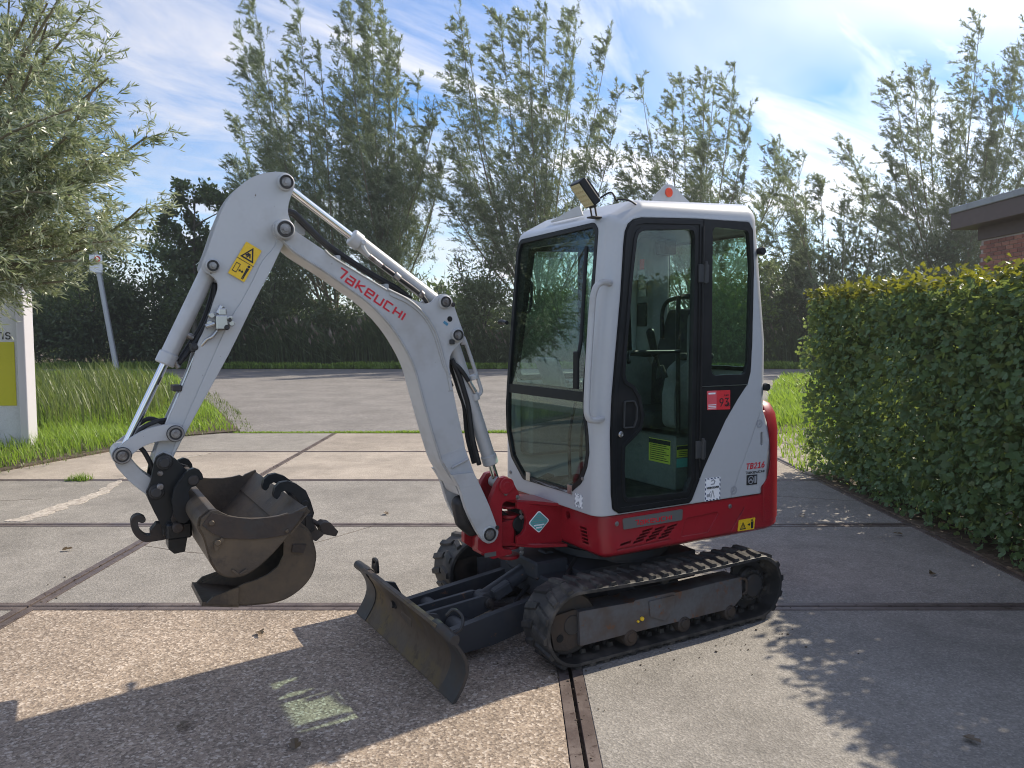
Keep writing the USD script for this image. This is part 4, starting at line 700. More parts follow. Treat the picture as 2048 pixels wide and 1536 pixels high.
P_('sash', front(max(UF.geoms, key=lambda g: g.area) if UF.geom_type != 'Polygon' else UF, -.028, -.010), 'black_trim', parent=CAB)
P_('window_pane', sheet_front(UP, -.010), 'pane_glass', False, parent=CAB)
P_('window_pane', sheet_front(LOW, -.010), 'pane_glass', False, parent=CAB)
for y in (-.19, .245): P_('pane_clip', front(sbox(y - .022, .783, y + .022, .832), -.004, .006), 'bright_metal', parent=CAB)
P_('sill_strip', front(sbox(-.17, .786, .225, .798), -.004, .004), 'sticker_grey', parent=CAB)
# black quarter panel with the small rear pane, and the red noise sticker
QUART = biggest(SIDEP.buffer(-.002).intersection(sbox(-2, 0, -.262, 3)))
RG = rnd([(-.327, 2.246), (-.610, 2.243), (-.638, 2.033), (-.632, 1.482), (-.605, 1.418), (-.336, 1.418)], .03, .005)
QP = P_('quarter_panel', xz(QUART.difference(RG), .466, .4935), 'black_trim', parent=CAB)
P_('window_pane', xz(RG.buffer(.006), .474, .478), 'pane_glass', False, parent=CAB)
P_('panel_joint', bx(-.628, -.268, .4935, .4955, 1.3555, 1.3595), 'bright_metal', False, parent=CAB)
def flat(name, pts, mat_, y=.4942, d=.0012, r=.004, parent=None): return P_(name, xz(rnd(pts, r), y, y + d), mat_, False, parent=parent or CAB)
flat('noise_sticker', [(-.302, 1.332), (-.483, 1.332), (-.485, 1.220), (-.306, 1.224)], 'sticker_red')
flat('sticker_field', [(-.302, 1.332), (-.376, 1.332), (-.378, 1.222), (-.306, 1.224)], 'sticker_pink', .4956)
P_('sticker_number', cat(side_text('93', -.394, 1.239, .4956, .048, bold=False), side_text('dB', -.450, 1.239, .4956, .017, bold=True), side_text('Lwa', -.436, 1.298, .4956, .013)), 'letter_black', False, parent=CAB)
P_each('sticker_line', [bx(-.372, -.312, .4972, .498, z, z + .004) for z in (1.232, 1.241, 1.250)] + [bx(-.365, -.312, .4972, .498, 1.312, 1.321)], 'sticker_white', False, parent=CAB)
# crane dealer's stickers
def dealer(x0, x1, z0, z1, fn, parent, k=1.0):
    w, h = x1 - x0, z1 - z0
    fn('dealer_sticker', rnd([(x0, z0), (x1, z0), (x1, z1), (x0, z1)], .004), 0, 'sticker_white')
    bd = sbox(min(x0, x1), z0, max(x0, x1), z1).buffer(-.001); bd = bd.difference(bd.buffer(-.006 * k)); n = 9
    dash = union_all([affinity.rotate(sbox(-.5, -.004, .5, .004), 45).buffer(0) for _ in [0]] + [affinity.translate(affinity.rotate(sbox(-.5, -.0045, .5, .0045), 45), (x0 + x1) / 2, (z0 + z1) / 2 + q * .026) for q in range(-8, 9)])
    fn('sticker_border', bd.intersection(dash), 1, 'border_blue')
    cx = (x0 + x1) / 2; s = 1 if w > 0 else -1; hz = z0 + h * .80
    hook = LineString([(cx - s * .012 * k, hz - .012 * k), (cx + s * .010 * k, hz - .010 * k), (cx + s * .016 * k, hz + .004 * k), (cx + s * .004 * k, hz + .014 * k), (cx - s * .010 * k, hz + .008 * k)]).buffer(.0035 * k)
    rig = union_all([LineString([(cx - s * .002, z0 + h * .42), (cx - s * .012 * k, z0 + h * .14)]).buffer(.0025), LineString([(cx + s * .002, z0 + h * .42), (cx + s * .012 * k, z0 + h * .14)]).buffer(.0025), sbox(min(cx - s * .045 * k, cx - s * .018 * k), z0 + h * .18, max(cx - s * .045 * k, cx - s * .018 * k), z0 + h * .30), LineString([(cx - s * .03 * k, z0 + h * .28), (cx - s * .014 * k, z0 + h * .40)]).buffer(.002)])
    fn('sticker_drawing', union_all([hook, rig]), 1, 'sticker_grey')
def pieces(g): return [q for q in (g.geoms if hasattr(g, 'geoms') else [g]) if q.geom_type == 'Polygon' and q.area > 1e-8]
def on_side(name, g, lay, mat_): P_(name, cat(*[xz(q, .4922 + .0012 * lay, .4932 + .0012 * lay) for q in pieces(g)]), mat_, False, parent=CAB)
def on_front(name, g, lay, mat_):
    ms = []
    for q in pieces(g):
        m = yz(q, .0003 + .0012 * lay, .0013 + .0012 * lay); v = np.array(m.vertices); v[:, 0] += .452; m.vertices = v; ms.append(m)
    P_(name, cat(*ms), mat_, False, parent=CAB)
dealer(-.301, -.421, .703, .834, on_side, CAB)
P_('sticker_lettering', side_text('VERHOEVEN', -.312, .772, .4946, .0115, bold=True, width=.096), 'letter_black', False, parent=CAB)
dealer(.290, .360, .722, .795, on_front, CAB, .55)
# model and maker's lettering on the rear panel
P_('model_lettering', side_text('TB216', -.622, .857, .4925, .034, bold=True, shear=.18, width=.158), 'letter_red', False, parent=CAB)
P_('maker_lettering', logo(-.622, .829, .4925, .158, .016), 'letter_black', False, parent=CAB)
flat('dealer_badge', [(-.633, .822), (-.722, .820), (-.722, .760), (-.634, .762)], 'letter_black', .4905, .003, .002)
P_('badge_ring', cat(ring_y(-.668, .791, .4935, .4945, .024, .019), xz(LineString([(-.682, .782), (-.668, .795), (-.655, .785)]).buffer(.004), .4935, .4945), bx(-.714, -.698, .4935, .4945, .770, .812)), 'sticker_grey', False, parent=CAB)
P_('slot_backing', bx(-.80, -.72, .36, .39, .98, 1.08), 'hole_dark', False, parent=CAB)
for x, z in [(-.733, 1.121), (-.531, .743)]: P_('panel_bolt', cat(ring_y(x, z, .488, .4935, .026, .015), bolt_y(x, z, .488, .008, .006)), 'sticker_grey', parent=CAB)
for x, z, o in [(-.705, 2.132, .455), (-.785, 1.337, .44)]: P_('window_knob', cat(ycyl(x, z, o, o + .055, .019, 20), ycyl(x, z, o + .035, o + .065, .023, 20)), 'black_trim', parent=CAB)
for y, z in [(-.40, .80), (.36, .885)]: P_('bolt', cyl((.448, y, z), (.459, y, z), .010, 14, ch=.002), 'pin_steel', parent=CAB)
P_('mirror_stub', cat(tube([(.44, -.47, 1.72), (.43, -.56, 1.73)], .012, 8), as_tm(hull([(.43, -.53, 1.725, .016), (.43, -.57, 1.725, .016)], 12))), 'black_trim', parent=CAB)
P_('grab_handle', tube(spline([(.372, .475, 1.915), (.40, .50, 1.915), (.447, .512, 1.913), (.485, .515, 1.893), (.503, .515, 1.85), (.512, .515, 1.78), (.532, .515, 1.50), (.541, .515, 1.29), (.533, .515, 1.236), (.510, .512, 1.216), (.46, .50, 1.212), (.405, .470, 1.214)], 5), .0165, 14), 'white_paint', True, parent=CAB)
P_('wiper_arm', cat(tube([(.372, .27, 2.12), (.425, .30, 1.62), (.462, .315, 1.50)], .011, 8), cbx(.458, .476, .295, .335, 1.36, 1.56, .004)), 'black_trim', parent=CAB)
P_('pull_handle', tube(spline([(.36, -.39, 1.98), (.33, -.36, 1.96), (.34, -.36, 1.80), (.37, -.39, 1.78)], 4), .009, 8), 'black_trim', True, parent=CAB)
# roof: beacon plates and the work lamp
def plate_tri(y, xc): return rot(xz(Polygon(rnd([(xc - .155, 2.375), (xc + .125, 2.375), (xc + .125, 2.415), (xc + .03, 2.500), (xc - .02, 2.500), (xc - .155, 2.415)], .008)).difference(Point(xc + .008, 2.455).buffer(.020)), y, y + .008), 0, (0, 1, 0))
P_('beacon_plate', cat(plate_tri(.27, -.26 + .06), bx(-.34, -.09, .20, .27, 2.382, 2.392)), 'white_paint', parent=CAB)
P_('reflector', xf(as_tm(hull([(0, 0, 0, .004), (.02, 0, 0, .004), (-.02, 0, 0, .004)], 10)), lambda v: v * 0 + v) if False else rot(cyl((-.192, .276, 2.455), (-.192, .288, 2.455), .027, 24, ch=.004), 0, (0, 1, 0)), 'reflector', parent=CAB)
P_('beacon_plate', yz(rnd([(-.24, 2.31), (.12, 2.31), (.09, 2.365), (.04, 2.365)], .004), .285, .293), 'white_paint', parent=CAB)
LX, LY, LZ = .385, .355, 2.288
P_('lamp_bracket', cat(cbx(LX - .03, LX + .03, LY - .028, LY + .028, LZ - .03, LZ - .022, .002), tube([(LX, LY - .02, LZ - .025), (LX + .012, LY - .02, LZ + .03)], .005, 8), tube([(LX, LY + .02, LZ - .025), (LX + .012, LY + .02, LZ + .03)], .005, 8), ycyl(LX + .012, LZ + .03, LY - .03, LY + .03, .007, 12)), 'rust_steel', parent=CAB)
def tilt_lamp(m): return rot(rot(m, 40, (0, 1, 0), (0, 0, 0)), -8, (0, 0, 1)) 
lampm = mv(tilt_lamp(cat(rbx(-.03, .018, -.055, .055, .0, .150, .008), *[bx(-.042, -.028, y, y + .006, .02, .13) for y in np.linspace(-.045, .04, 8)])), LX + .012, LY, LZ + .035)
P_('work_lamp', lampm, 'black_trim', parent=CAB)
P_('lamp_lens', mv(tilt_lamp(cat(bx(.0182, .0196, -.050, .050, .008, .142), *[mv(trimesh.creation.icosphere(1, .009), .0150, y, z) for y in (-.034, -.011, .012, .035) for z in np.linspace(.024, .126, 5)])), LX + .012, LY, LZ + .035), 'led_lens', parent=CAB)
P_('lamp_cable', tube(spline([(LX - .0, LY + .02, LZ + .06), (LX - .06, LY + .06, LZ + .10), (LX - .09, LY + .07, LZ + .06), (LX - .10, LY + .08, LZ + .065), (LX - .15, LY + .10, LZ + .06), (LX - .185, LY + .115, LZ + .04)], 5), .005, 6), 'hose', True, parent=CAB)
# far and rear panes with dark frames
P_('window_frame', cat(xz(FARW.buffer(.004).difference(biggest(FARW.buffer(-.035))), -.492, -.462), cbx(-.145, -.10, -.484, -.462, 1.36, 2.22, .004)), 'black_trim', parent=CAB)
P_('window_pane', xz(FARW.buffer(-.01), -.478, -.474), 'pane_glass', False, parent=CAB)
P_('window_seal', mv(yz(REARW.buffer(.004).difference(biggest(REARW.buffer(-.022))), -.03, .0), x=-.755), 'black_trim', parent=CAB)
rp = yz(REARW.buffer(-.008), -.002, .002); rv = np.array(rp.vertices); rv[:, 0] += -.778 + .03 * np.clip((rv[:, 2] - 1.6) / .7, 0, 1); rp.vertices = rv
P_('window_pane', rp, 'pane_glass', False, parent=CAB)
# ---- door
DOORP = biggest(SIDEP.buffer(-.003).intersection(sbox(-.255, 0, 2, 3)))
DG = rnd([(.216, 2.14), (.205, 2.172), (.180, 2.190), (.140, 2.198), (-.143, 2.220), (-.180, 2.214), (-.192, 2.174), (-.188, 1.5), (-.189, .852), (-.156, .775), (.255, .782), (.274, .80), (.283, .938), (.279, 1.060), (.208, 1.112), (.167, 1.150), (.152, 1.223), (.179, 1.322), (.222, 1.381), (.272, 1.407), (.284, 1.439), (.278, 1.535), (.260, 1.734), (.240, 1.95)], .016, .008)
DOOR = P_('door', cat(xz(DOORP.difference(DG), .468, .4955), xz(DOORP.buffer(-.006).difference(DOORP.buffer(-.030)), .4955, .501), xz(DG.buffer(.020).difference(DG), .4955, .5005)), 'black_trim')
P_('door_pane', xz(DG.buffer(.006), .478, .482), 'pane_glass', False, parent=DOOR)
HP = rnd([(.292, 1.303), (.222, 1.303), (.202, 1.266), (.204, 1.20), (.222, 1.158), (.295, 1.158)], .010)
P_('door_handle', cat(xz(HP.difference(HP.buffer(-.007)), .4955, .506), cbx(.245, .282, .4955, .503, 1.168, 1.295, .004)), 'dark_plastic', parent=DOOR)
P_('door_lock', cat(ycyl(.310, 1.128, .4955, .505, .016, 24), ycyl(.310, 1.128, .505, .508, .008, 16)), 'bright_metal', parent=DOOR)
for z in (1.985, 1.005): P_('hinge', cat(cbx(-.29, -.215, .4955, .512, z - .05, z + .05, .004), ycyl(-.262, z + .03, .49, .52, .010, 12), cyl((-.262, .513, z - .055), (-.262, .513, z + .065), .010, 12, ch=.002)), 'dark_plastic', parent=DOOR)
P_('hinge_rod', tube([(-.247, .505, 2.24), (-.247, .505, .90)], .006, 8), 'black_trim', parent=DOOR)
P_('door_bar', tube(spline([(.225, .455, 1.50), (.20, .42, 1.545), (.14, .40, 1.553), (-.18, .40, 1.553)], 5), .011, 10), 'black_trim', True, parent=DOOR)
# ---- inside the cab
P_('floor', cbx(-.45, .42, -.455, .455, .70, .73, .003), 'dark_plastic')
P_('floor_mat', cbx(-.25, .40, -.42, .42, .73, .738, .003), 'hose')
SB = P_('seat_base', cat(cbx(-.74, -.245, -.40, .30, .73, 1.055, .012), cbx(-.76, -.40, -.452, .452, .73, 1.10, .01)), 'grey_plastic')
def fsticker(y0, y1, z0, z1, x=-.2445):
    a = P_('warning_sticker', bx(x, x + .0015, y0, y1, z0, z1), 'sticker_lime', False, parent=SB)
    P_('sticker_text', cat(bx(x + .0015, x + .0022, y0, y1, z1 - .030, z1 - .004), *[bx(x + .0015, x + .0022, y0 + .012, y1 - .012 - .02 * (i % 3), z, z + .0045) for i, z in enumerate(np.arange(z0 + .012, z1 - .04, .0125))]), 'letter_black', False, parent=SB)
fsticker(.075, .265, .885, 1.025)
P_('warning_sticker', bx(-.40, -.262, .300, .3015, .93, 1.0), 'sticker_lime', False, parent=SB); P_('sticker_text', cat(bx(-.40, -.262, .3015, .3022, .975, .996), *[bx(-.39, -.275, .3015, .3022, z, z + .004) for z in (.938, .949, .960)]), 'letter_black', False, parent=SB)
P_('info_sticker', bx(-.40, -.262, .300, .3015, .87, .922), 'sticker_green', False, parent=SB)
SEAT = P_('seat', cat(rbx(-.56, -.14, -.20, .20, 1.09, 1.20, .045), rot(as_tm(hull([(-.52, sy * .17, 1.2, .045) for sy in (-1, 1)] + [(-.53, sy * .20, 1.45, .045) for sy in (-1, 1)] + [(-.545, sy * .12, 1.78, .035) for sy in (-1, 1)], 16)), -5, (0, 1, 0), (-.52, 0, 1.17))), 'seat_cloth', 50)
P_('head_restraint_bar', tube(spline([(-.535, .15, 1.62), (-.55, .165, 1.80), (-.56, .10, 1.87), (-.56, -.10, 1.87), (-.55, -.165, 1.80), (-.535, -.15, 1.62)], 5), .014, 10), 'black_trim', True, parent=SEAT)
for s in (-1, 1):
    a = P_('control_console', xz(rnd([(-.22, 1.10), (-.52, 1.10), (-.54, 1.40), (-.46, 1.50), (-.34, 1.51), (-.25, 1.45), (-.215, 1.30)], .05), s * .27 - .05, s * .27 + .05), 'grey_plastic', 50)
    P_('armrest', rbx(-.54, -.30, s * .27 - .045, s * .27 + .045, 1.50, 1.54, .018), 'seat_cloth', 50, parent=a)
    P_('joystick', cat(tube([(-.16, s * .27, 1.42), (-.11, s * .265, 1.56)], .010, 8), as_tm(hull([(-.115, s * .266, 1.54, .022), (-.085, s * .26, 1.66, .026)], 14)), cyl((-.17, s * .27, 1.40), (-.155, s * .27, 1.47), .035, 14, .018)), 'black_trim', parent=a)
P_('lever_frame', tube(spline([(-.24, .335, 1.08), (-.235, .335, 1.3), (-.225, .335, 1.80), (-.25, .335, 1.86), (-.32, .335, 1.87), (-.42, .335, 1.86)], 4), .013, 10), 'black_trim', True)
P_('grab_rail', tube(spline([(-.33, .405, 1.20), (-.265, .405, 1.26), (-.252, .405, 1.35), (-.245, .405, 1.70), (-.265, .405, 1.76), (-.30, .405, 1.77)], 4), .011, 10), 'grey_plastic', True)
FL = P_('travel_levers', cat(*[tube(spline([(.24, y, .74), (.25, y, 1.05), (.20, y + .01, 1.30)], 4), .010, 8) for y in (-.06, .06)], *[as_tm(hull([(.20, y + .01, 1.29, .02), (.19, y + .01, 1.36, .022)], 12)) for y in (-.06, .06)]), 'black_trim', 50)
P_each('pedal', [*[rot(cbx(.28, .40, y - .035, y + .035, .775, .79, .004), 18, (0, 1, 0), (.34, y, .78)) for y in (-.20, .0, .18)]], 'dark_plastic', parent=FL)
CN = P_('switch_console', cat(cbx(-.40, .36, -.455, -.32, .90, 1.34, .02), rot(cbx(.14, .18, -.45, -.22, 1.32, 1.52, .01), 24, (0, 1, 0), (.16, -.3, 1.32))), 'grey_plastic')
P_each('switch', [*[cyl((x, -.39, 1.335), (x, -.39, 1.355), .018, 14, ch=.003) for x in (-.02, .05, .12)]], 'black_trim', parent=CN)
P_('wash_bottle', rbx(-.52, -.45, -.44, -.36, 1.38, 1.50, .02), 'sticker_blue', parent=CN)
P_('radio', cat(rbx(-.70, -.60, -.42, -.20, 2.17, 2.27, .015), cyl((-.60, -.26, 2.22), (-.592, -.26, 2.22), .014, 14), cyl((-.60, -.36, 2.22), (-.592, -.36, 2.22), .014, 14)), 'black_trim')
PL = P_('pillar_trim', rbx(-.735, -.56, -.46, -.30, 1.36, 2.30, .03), 'grey_plastic'); 
P_('vent_cover', cat(bx(-.562, -.552, -.42, -.335, 1.90, 2.0), rbx(-.575, -.54, -.41, -.34, 1.95, 2.08, .01)), 'plate_metal', parent=PL); P_('speaker', rbx(-.575, -.548, -.43, -.33, 1.70, 1.86, .012), 'black_trim', parent=PL); P_('red_sticker', bx(-.561, -.558, -.41, -.365, 2.06, 2.15), 'sticker_red', False, parent=PL)
P_('sun_visor', cbx(-.05, .33, -.42, .42, 2.215, 2.245, .01), 'dark_plastic')
# ---- slew ring, frame, tracks
P_('slew_ring', cat(cyl((0, 0, .365), (0, 0, .47), .335, 48), cyl((0, 0, .39), (0, 0, .43), .36, 48)), 'frame_grey')
UC = P_('undercarriage', cat(as_tm(Manifold.hull_points(np.array([(x, y, z) for x in (-.42, .42) for y in (-.30, .30) for z in (.20, .36)] + [(x, y, .385) for x in (-.34, .34) for y in (-.25, .25)]))), cbx(.36, .60, -.28, .28, .19, .33, .012), *[as_tm(Manifold.hull_points(np.array([(x, s * .28, z) for x in (-.20, .24) for z in (.20, .34)] + [(x, s * .47, z) for x in (-.13, .17) for z in (.15, .27)]))) for s in (-1, 1)], cbx(.40, .62, -.16, .16, .30, .40, .012)), 'frame_grey')
P_each('travel_hose', [tube(spline([(.35, .15, .38), (.48, .26, .33), (.50, .36, .24), (.40, .44, .20)], 5), .013, 8), tube(spline([(.60, .05, .24), (.75, .16, .20), (.66, .22, .24), (.45, .24, .28)], 5), .012, 8)], 'hose', True, parent=UC)
XF, XR = .672, -.592
def belt_path(n=160, r=.182, zf=.207, zr=.199):
    """centre line of the belt in X-Z: front idler, slack top run, rear sprocket, flat bottom"""
    a = np.linspace(-PI / 2, PI / 2, 26); f = np.c_[XF + r * np.cos(a), zf + r * np.sin(a)]; a = np.linspace(PI / 2, 1.5 * PI, 26); b = np.c_[XR + (r - .008) * np.cos(a), zr + (r - .008) * np.sin(a)]
    k = np.linspace(0, 1, 24)[1:-1]; top = f[-1] + (b[0] - f[-1]) * k[:, None]; top[:, 1] -= .012 * np.sin(PI * k); bot = b[-1] + (f[0] - b[-1]) * k[:, None]
    p = np.vstack([f, top, b, bot]); p = np.vstack([p, p[0]]); s = np.r_[0, np.cumsum(np.linalg.norm(np.diff(p, axis=0), axis=1))]; q = np.linspace(0, s[-1], n, endpoint=False)
    return np.c_[np.interp(q, s, p[:, 0]), np.interp(q, s, p[:, 1])], s[-1], (s, p)
def at_s(sp, q):
    s, p = sp; q = np.mod(q, s[-1]); e = 1e-3; pos = V(np.interp(q, s, p[:, 0]), np.interp(q, s, p[:, 1])); nx = V(np.interp(np.mod(q + e, s[-1]), s, p[:, 0]), np.interp(np.mod(q + e, s[-1]), s, p[:, 1])); tn = (nx - pos) / np.linalg.norm(nx - pos)
    return pos, tn, V(tn[1], -tn[0])
def make_track(s, label):
    yi, yo = s * .42, s * .65; c, L, sp = belt_path(); n = len(c); t_ = np.roll(c, -1, 0) - np.roll(c, 1, 0); t_ /= np.linalg.norm(t_, axis=1, keepdims=True); nr = np.c_[t_[:, 1], -t_[:, 0]]
    y0, y1 = min(yi, yo), max(yi, yo); prof = [(y0, -.010), (y0, .006), (y0 + .012, .012), (y1 - .012, .012), (y1, .006), (y1, -.010)]; rows = [np.c_[c[:, 0] + nr[:, 0] * h, np.full(n, y), c[:, 1] + nr[:, 1] * h] for y, h in prof]
    v = np.stack(rows, 1); k = len(prof); i, j = np.meshgrid(np.arange(n), np.arange(k), indexing='ij'); q = np.stack([i * k + j, ((i + 1) % n) * k + j, ((i + 1) % n) * k + (j + 1) % k, i * k + (j + 1) % k], -1).reshape(-1, 4)
    belt = trimesh.Trimesh(v.reshape(-1, 3), np.vstack([q[:, [0, 1, 2]], q[:, [0, 2, 3]]]), process=False); belt.fix_normals()
    B_ = P_('rubber_track', belt, 'rubber', 50, label)
    num = 42; lugs, teeth = [], []
    def lug(q0, ya, yb, sk, w=.042, h=.026):
        pts = []
        for y, off in ((ya, 0.0), ((ya + yb) / 2, sk * .35), (yb, sk)):
            for ww, hh in ((w, .008), (w * .62, h)):
                for e in (-.5, .5):
                    pos, tn, nn = at_s(sp, q0 + off + e * ww); pts.append((pos[0] + nn[0] * (hh), y, pos[1] + nn[1] * hh))
        return as_tm(Manifold.hull_points(np.array(pts)))
    m = .5 * (yi + yo)
    for i in range(num):
        q0 = L * i / num
        lugs.append(lug(q0, yo - s * .004, m + s * .004, .030)); lugs.append(lug(q0 + L / num * .5, m - s * .012, yi + s * .018, -.022))
    for i in range(num):
        pos, tn, nn = at_s(sp, L * i / num); u = [(pos + tn * e - nn * h) for e, h in ((-.016, .008), (.016, .008), (.010, .034), (-.010, .034))]; teeth.append(xz([tuple(p) for p in u], m - .028, m - .008)); teeth.append(xz([tuple(p) for p in u], m + .008, m + .028))
    for lg in lugs: P_('tread_lug', lg, 'rubber', 25, parent=B_)
    P_('guide_teeth', cat(*teeth), 'rubber', False, parent=B_, kind='stuff')
    # frame, wheels
    fr = P_('track_frame', cat(xz(rnd([(.645, .275), (.30, .262), (.285, .270), (.03, .268), (.01, .262), (-.30, .268), (-.487, .268), (-.494, .150), (-.45, .118), (-.42, .098), (-.05, .098), (.30, .100), (.637, .098)], .006), s * .47, s * .605)), 'track_frame_paint')
    o = s * .605; P_('cover_plate', xz(rnd([(.20, .250), (.02, .252), (.02, .180), (.09, .125), (.19, .165)], .006), o, o + s * .006), 'track_frame_paint', parent=fr)
    P_('yoke', cat(xz(rnd([(.80, .20), (.78, .27), (.64, .285), (.64, .095), (.70, .08), (.78, .10)], .02), s * .49, s * .585)), 'rust_steel', parent=fr)
    P_each('grease_cap', [ycyl(.245, .165, o - s * .004, o + s * .012, .011, 14), ycyl(.27, .155, o - s * .004, o + s * .009, .007, 12)], 'sticker_yellow', parent=fr)
    hp_ = tube(spline([(-.495, s * .59, .255), (-.528, s * .60, .245), (-.535, s * .60, .205), (-.528, s * .60, .170), (-.497, s * .59, .158)], 5), .009, 8); P_('tie_down', hp_, 'rust_steel', True, parent=fr)
    P_('idler', cat(ycyl(XF, .207, s * .50, s * .57, .160, 40, .01), ycyl(XF, .207, s * .49, s * .59, .05, 24)), 'dark_steel', 40, parent=fr)
    P_('idler_hole', ycyl(.745, .152, s * .585, s * .588, .020, 20, .0005), 'hole_dark', parent=fr)
    sp_ = Point(XR, .199).buffer(.150, quad_segs=16); nt = 11
    for i in range(nt): a = 2 * PI * i / nt; sp_ = sp_.difference(Point(XR + .160 * math.cos(a), .199 + .160 * math.sin(a)).buffer(.024))
    P_('sprocket', cat(xz(sp_, s * .525, s * .545), ycyl(XR, .199, s * .49, s * .585, .100, 36, .012), ycyl(XR, .199, s * .585, s * .605, .068, 30, .006), *[bolt_y(XR + .083 * math.cos(a), .199 + .083 * math.sin(a), s * .585, .009, .009, s) for a in np.arange(9) * 2 * PI / 9]), 'dark_steel', 40, parent=fr)
    for x in (.316, -.053, -.40): P_('track_roller', cat(ycyl(x, .074, s * .455, s * .612, .044, 26, .006), ycyl(x, .080, s * .60, s * .618, .026, 20, .003)), 'rust_steel', parent=fr)
    P_('carrier_roller', ycyl(.04, .335, s * .50, s * .56, .036, 22, .005), 'dark_steel', parent=fr)
make_track(1, 'near rubber track'); make_track(-1, 'far rubber track')
# ---- dozer blade
z = np.linspace(0, 1, 17); face = np.c_[1.362 - .075 * np.sin(PI * z) ** 1.0 + .018 * z, .004 + .300 * z]; back = face[::-1] - V(.016, 0)
bprof = [tuple(p) for p in face] + [(1.372, .316), (1.350, .318), (1.340, .306)] + [tuple(p) for p in back[1:]]
BL = P_('blade', xz(bprof, -.50, .50), 'blade_steel', 35)
for s in (-1, 1):
    wp = [(x + .004, zz) for x, zz in bprof]; P_('blade_wing', xz(Polygon(wp).buffer(.001).intersection(sbox(1, 0, 2, .287)), min(s * .5015, s * .652), max(s * .5015, s * .652)), 'dark_steel', parent=BL, label='dark bolted-on end piece')
    P_('wing_tube', cat(cyl((1.352, s * .44, .298), (1.352, s * .652, .292), .026, 20, ch=.003)), 'dark_steel', parent=BL)
P_('wing_pin', tube(spline([(1.30, .45, .33), (1.27, .47, .36), (1.24, .50, .33), (1.26, .53, .29), (1.30, .53, .27)], 5), .008, 8), 'dark_steel', True, parent=BL)
P_('face_bolt', cat(cyl((1.272, -.20, .185), (1.322, -.20, .185), .020, 6), cyl((1.27, -.20, .185), (1.306, -.20, .185), .027, 20)), 'dark_steel', parent=BL)
P_('face_pad', mv(as_tm(hull([(1.286, -.12, .155, .012), (1.286, .02, .125, .012), (1.290, .02, .165, .010), (1.290, -.10, .172, .010)], 12)), 0), 'worn_steel', parent=BL)
P_('lifting_eye', mv(yz(rnd([(-.05, 0), (.05, 0), (.035, .085), (-.03, .085)], .02).difference(rnd([(-.022, .045), (.022, .045), (.018, .07), (-.018, .07)], .008)), 1.285, 1.30), y=-.52, z=.27), 'black_paint', parent=BL)
P_each('rib', [*[xz([(1.345, .03), (1.30, .05), (1.275, .12), (1.272, .18), (1.29, .25), (1.32, .285), (1.26, .27), (1.20, .16), (1.19, .05)], y - .01, y + .01) for y in (-.30, .26)]], 'frame_grey', parent=BL)
ARM = P_('blade_arms', cat(*[as_tm(Manifold.hull_points(np.array([(x, s * yy + w, zz) for x, yy, zs in ((.44, .235, (.14, .285)), (.95, .25, (.05, .185)), (1.29, .27, (.045, .165))) for zz in zs for w in (-.022, .022)]))) for s in (-1, 1)], cbx(1.0, 1.05, -.25, .25, .06, .15, .006), *[xz(rnd([(1.29, .06), (1.29, .20), (.90, .235), (.84, .215), (.83, .16), (.95, .13), (1.05, .06)], .02), y - .012, y + .012) for y in (-.055, .055)]), 'frame_grey')
P_each('boss', [ycyl(1.10, .135, -.24, -.10, .045, 20), ycyl(1.10, .135, .10, .24, .045, 20)], 'frame_grey', parent=ARM)
a0, a1 = V(.45, 0, .375), V(.865, 0, .195); ax = a0 + (a1 - a0) * .30
BC = P_('blade_cylinder', cat(cyl(ax, a1, .047, 28, ch=.006), ycyl(a1[0], a1[2], -.045, .045, .045, 24), cyl(ax + (ax - a1) * .0, ax + (a1 - ax) * .08, .052, 28, ch=.004)), 'frame_grey', 40)
P_('rod', cyl(a0, ax, .021, 20), 'chrome', parent=BC); P_('pin', cat(ycyl(a1[0], a1[2], -.085, .085, .026, 20), bolt_y(a1[0], a1[2], .085, .014, .012)), 'dark_steel', parent=BC)
P_('port_block', mv(rot(cbx(-.055, .055, .03, .085, -.03, .035, .008), 23, (0, 1, 0)), .775, 0, .245), 'frame_grey', parent=BC); P_('rod_eye', ycyl(a0[0], a0[2], -.04, .04, .04, 20), 'frame_grey', parent=BC)
# ---- swing frame and post
def slab_hull(pts, z0, z1): return as_tm(Manifold.hull_points(np.array([(x, y, zz) for x, y in pts for zz in (z0, z1)])))
cheek = rnd([(.41, .478), (.41, .697), (.46, .700), (.60, .728), (.705, .740), (.705, .700), (.672, .690), (.652, .660), (.646, .625), (.655, .580), (.675, .555), (.705, .545), (.705, .505), (.62, .484)], .006, .004)
SF = P_('swing_frame', cat(xz(cheek, .082, .104), xz(cheek, -.104, -.082), *[as_tm(Manifold.hull_points(np.array([(x, y, zz + k) for x, ys, zz in ((.412, .135, .694), (.60, .112, .728), (.70, .085, .740), (.735, .03, .742)) for y in (-ys, ys) for k in (-.012, .006)]))), as_tm(Manifold.hull_points(np.array([(x, y, zz + k) for x, ys, zz in ((.412, .16, .470), (.60, .115, .480), (.70, .085, .495), (.735, .03, .497)) for y in (-ys, ys) for k in (-.008, .008)])))]), 'red_paint', 30)
P_('frame_hollow', cbx(.412, .66, -.08, .08, .49, .69, .004), 'hole_dark', parent=SF); P_('swing_cylinder_end', ycyl(.665, .605, -.07, .07, .045, 24), 'black_paint', parent=SF)
P_each('bearing_lug', [*[cyl((.70, 0, z0), (.70, 0, z1), .062, 28, ch=.004) for z0, z1 in ((.690, .705), (.635, .655), (.462, .480), (.405, .425))]], 'red_paint', parent=SF)
P_each('lug_bolt', [*[bolt_y(.66, zz, .075, .010, .008) for zz in (.675, .645, .47, .445)]], 'pin_steel', parent=SF)
dc = V(.566, .1045, .612)
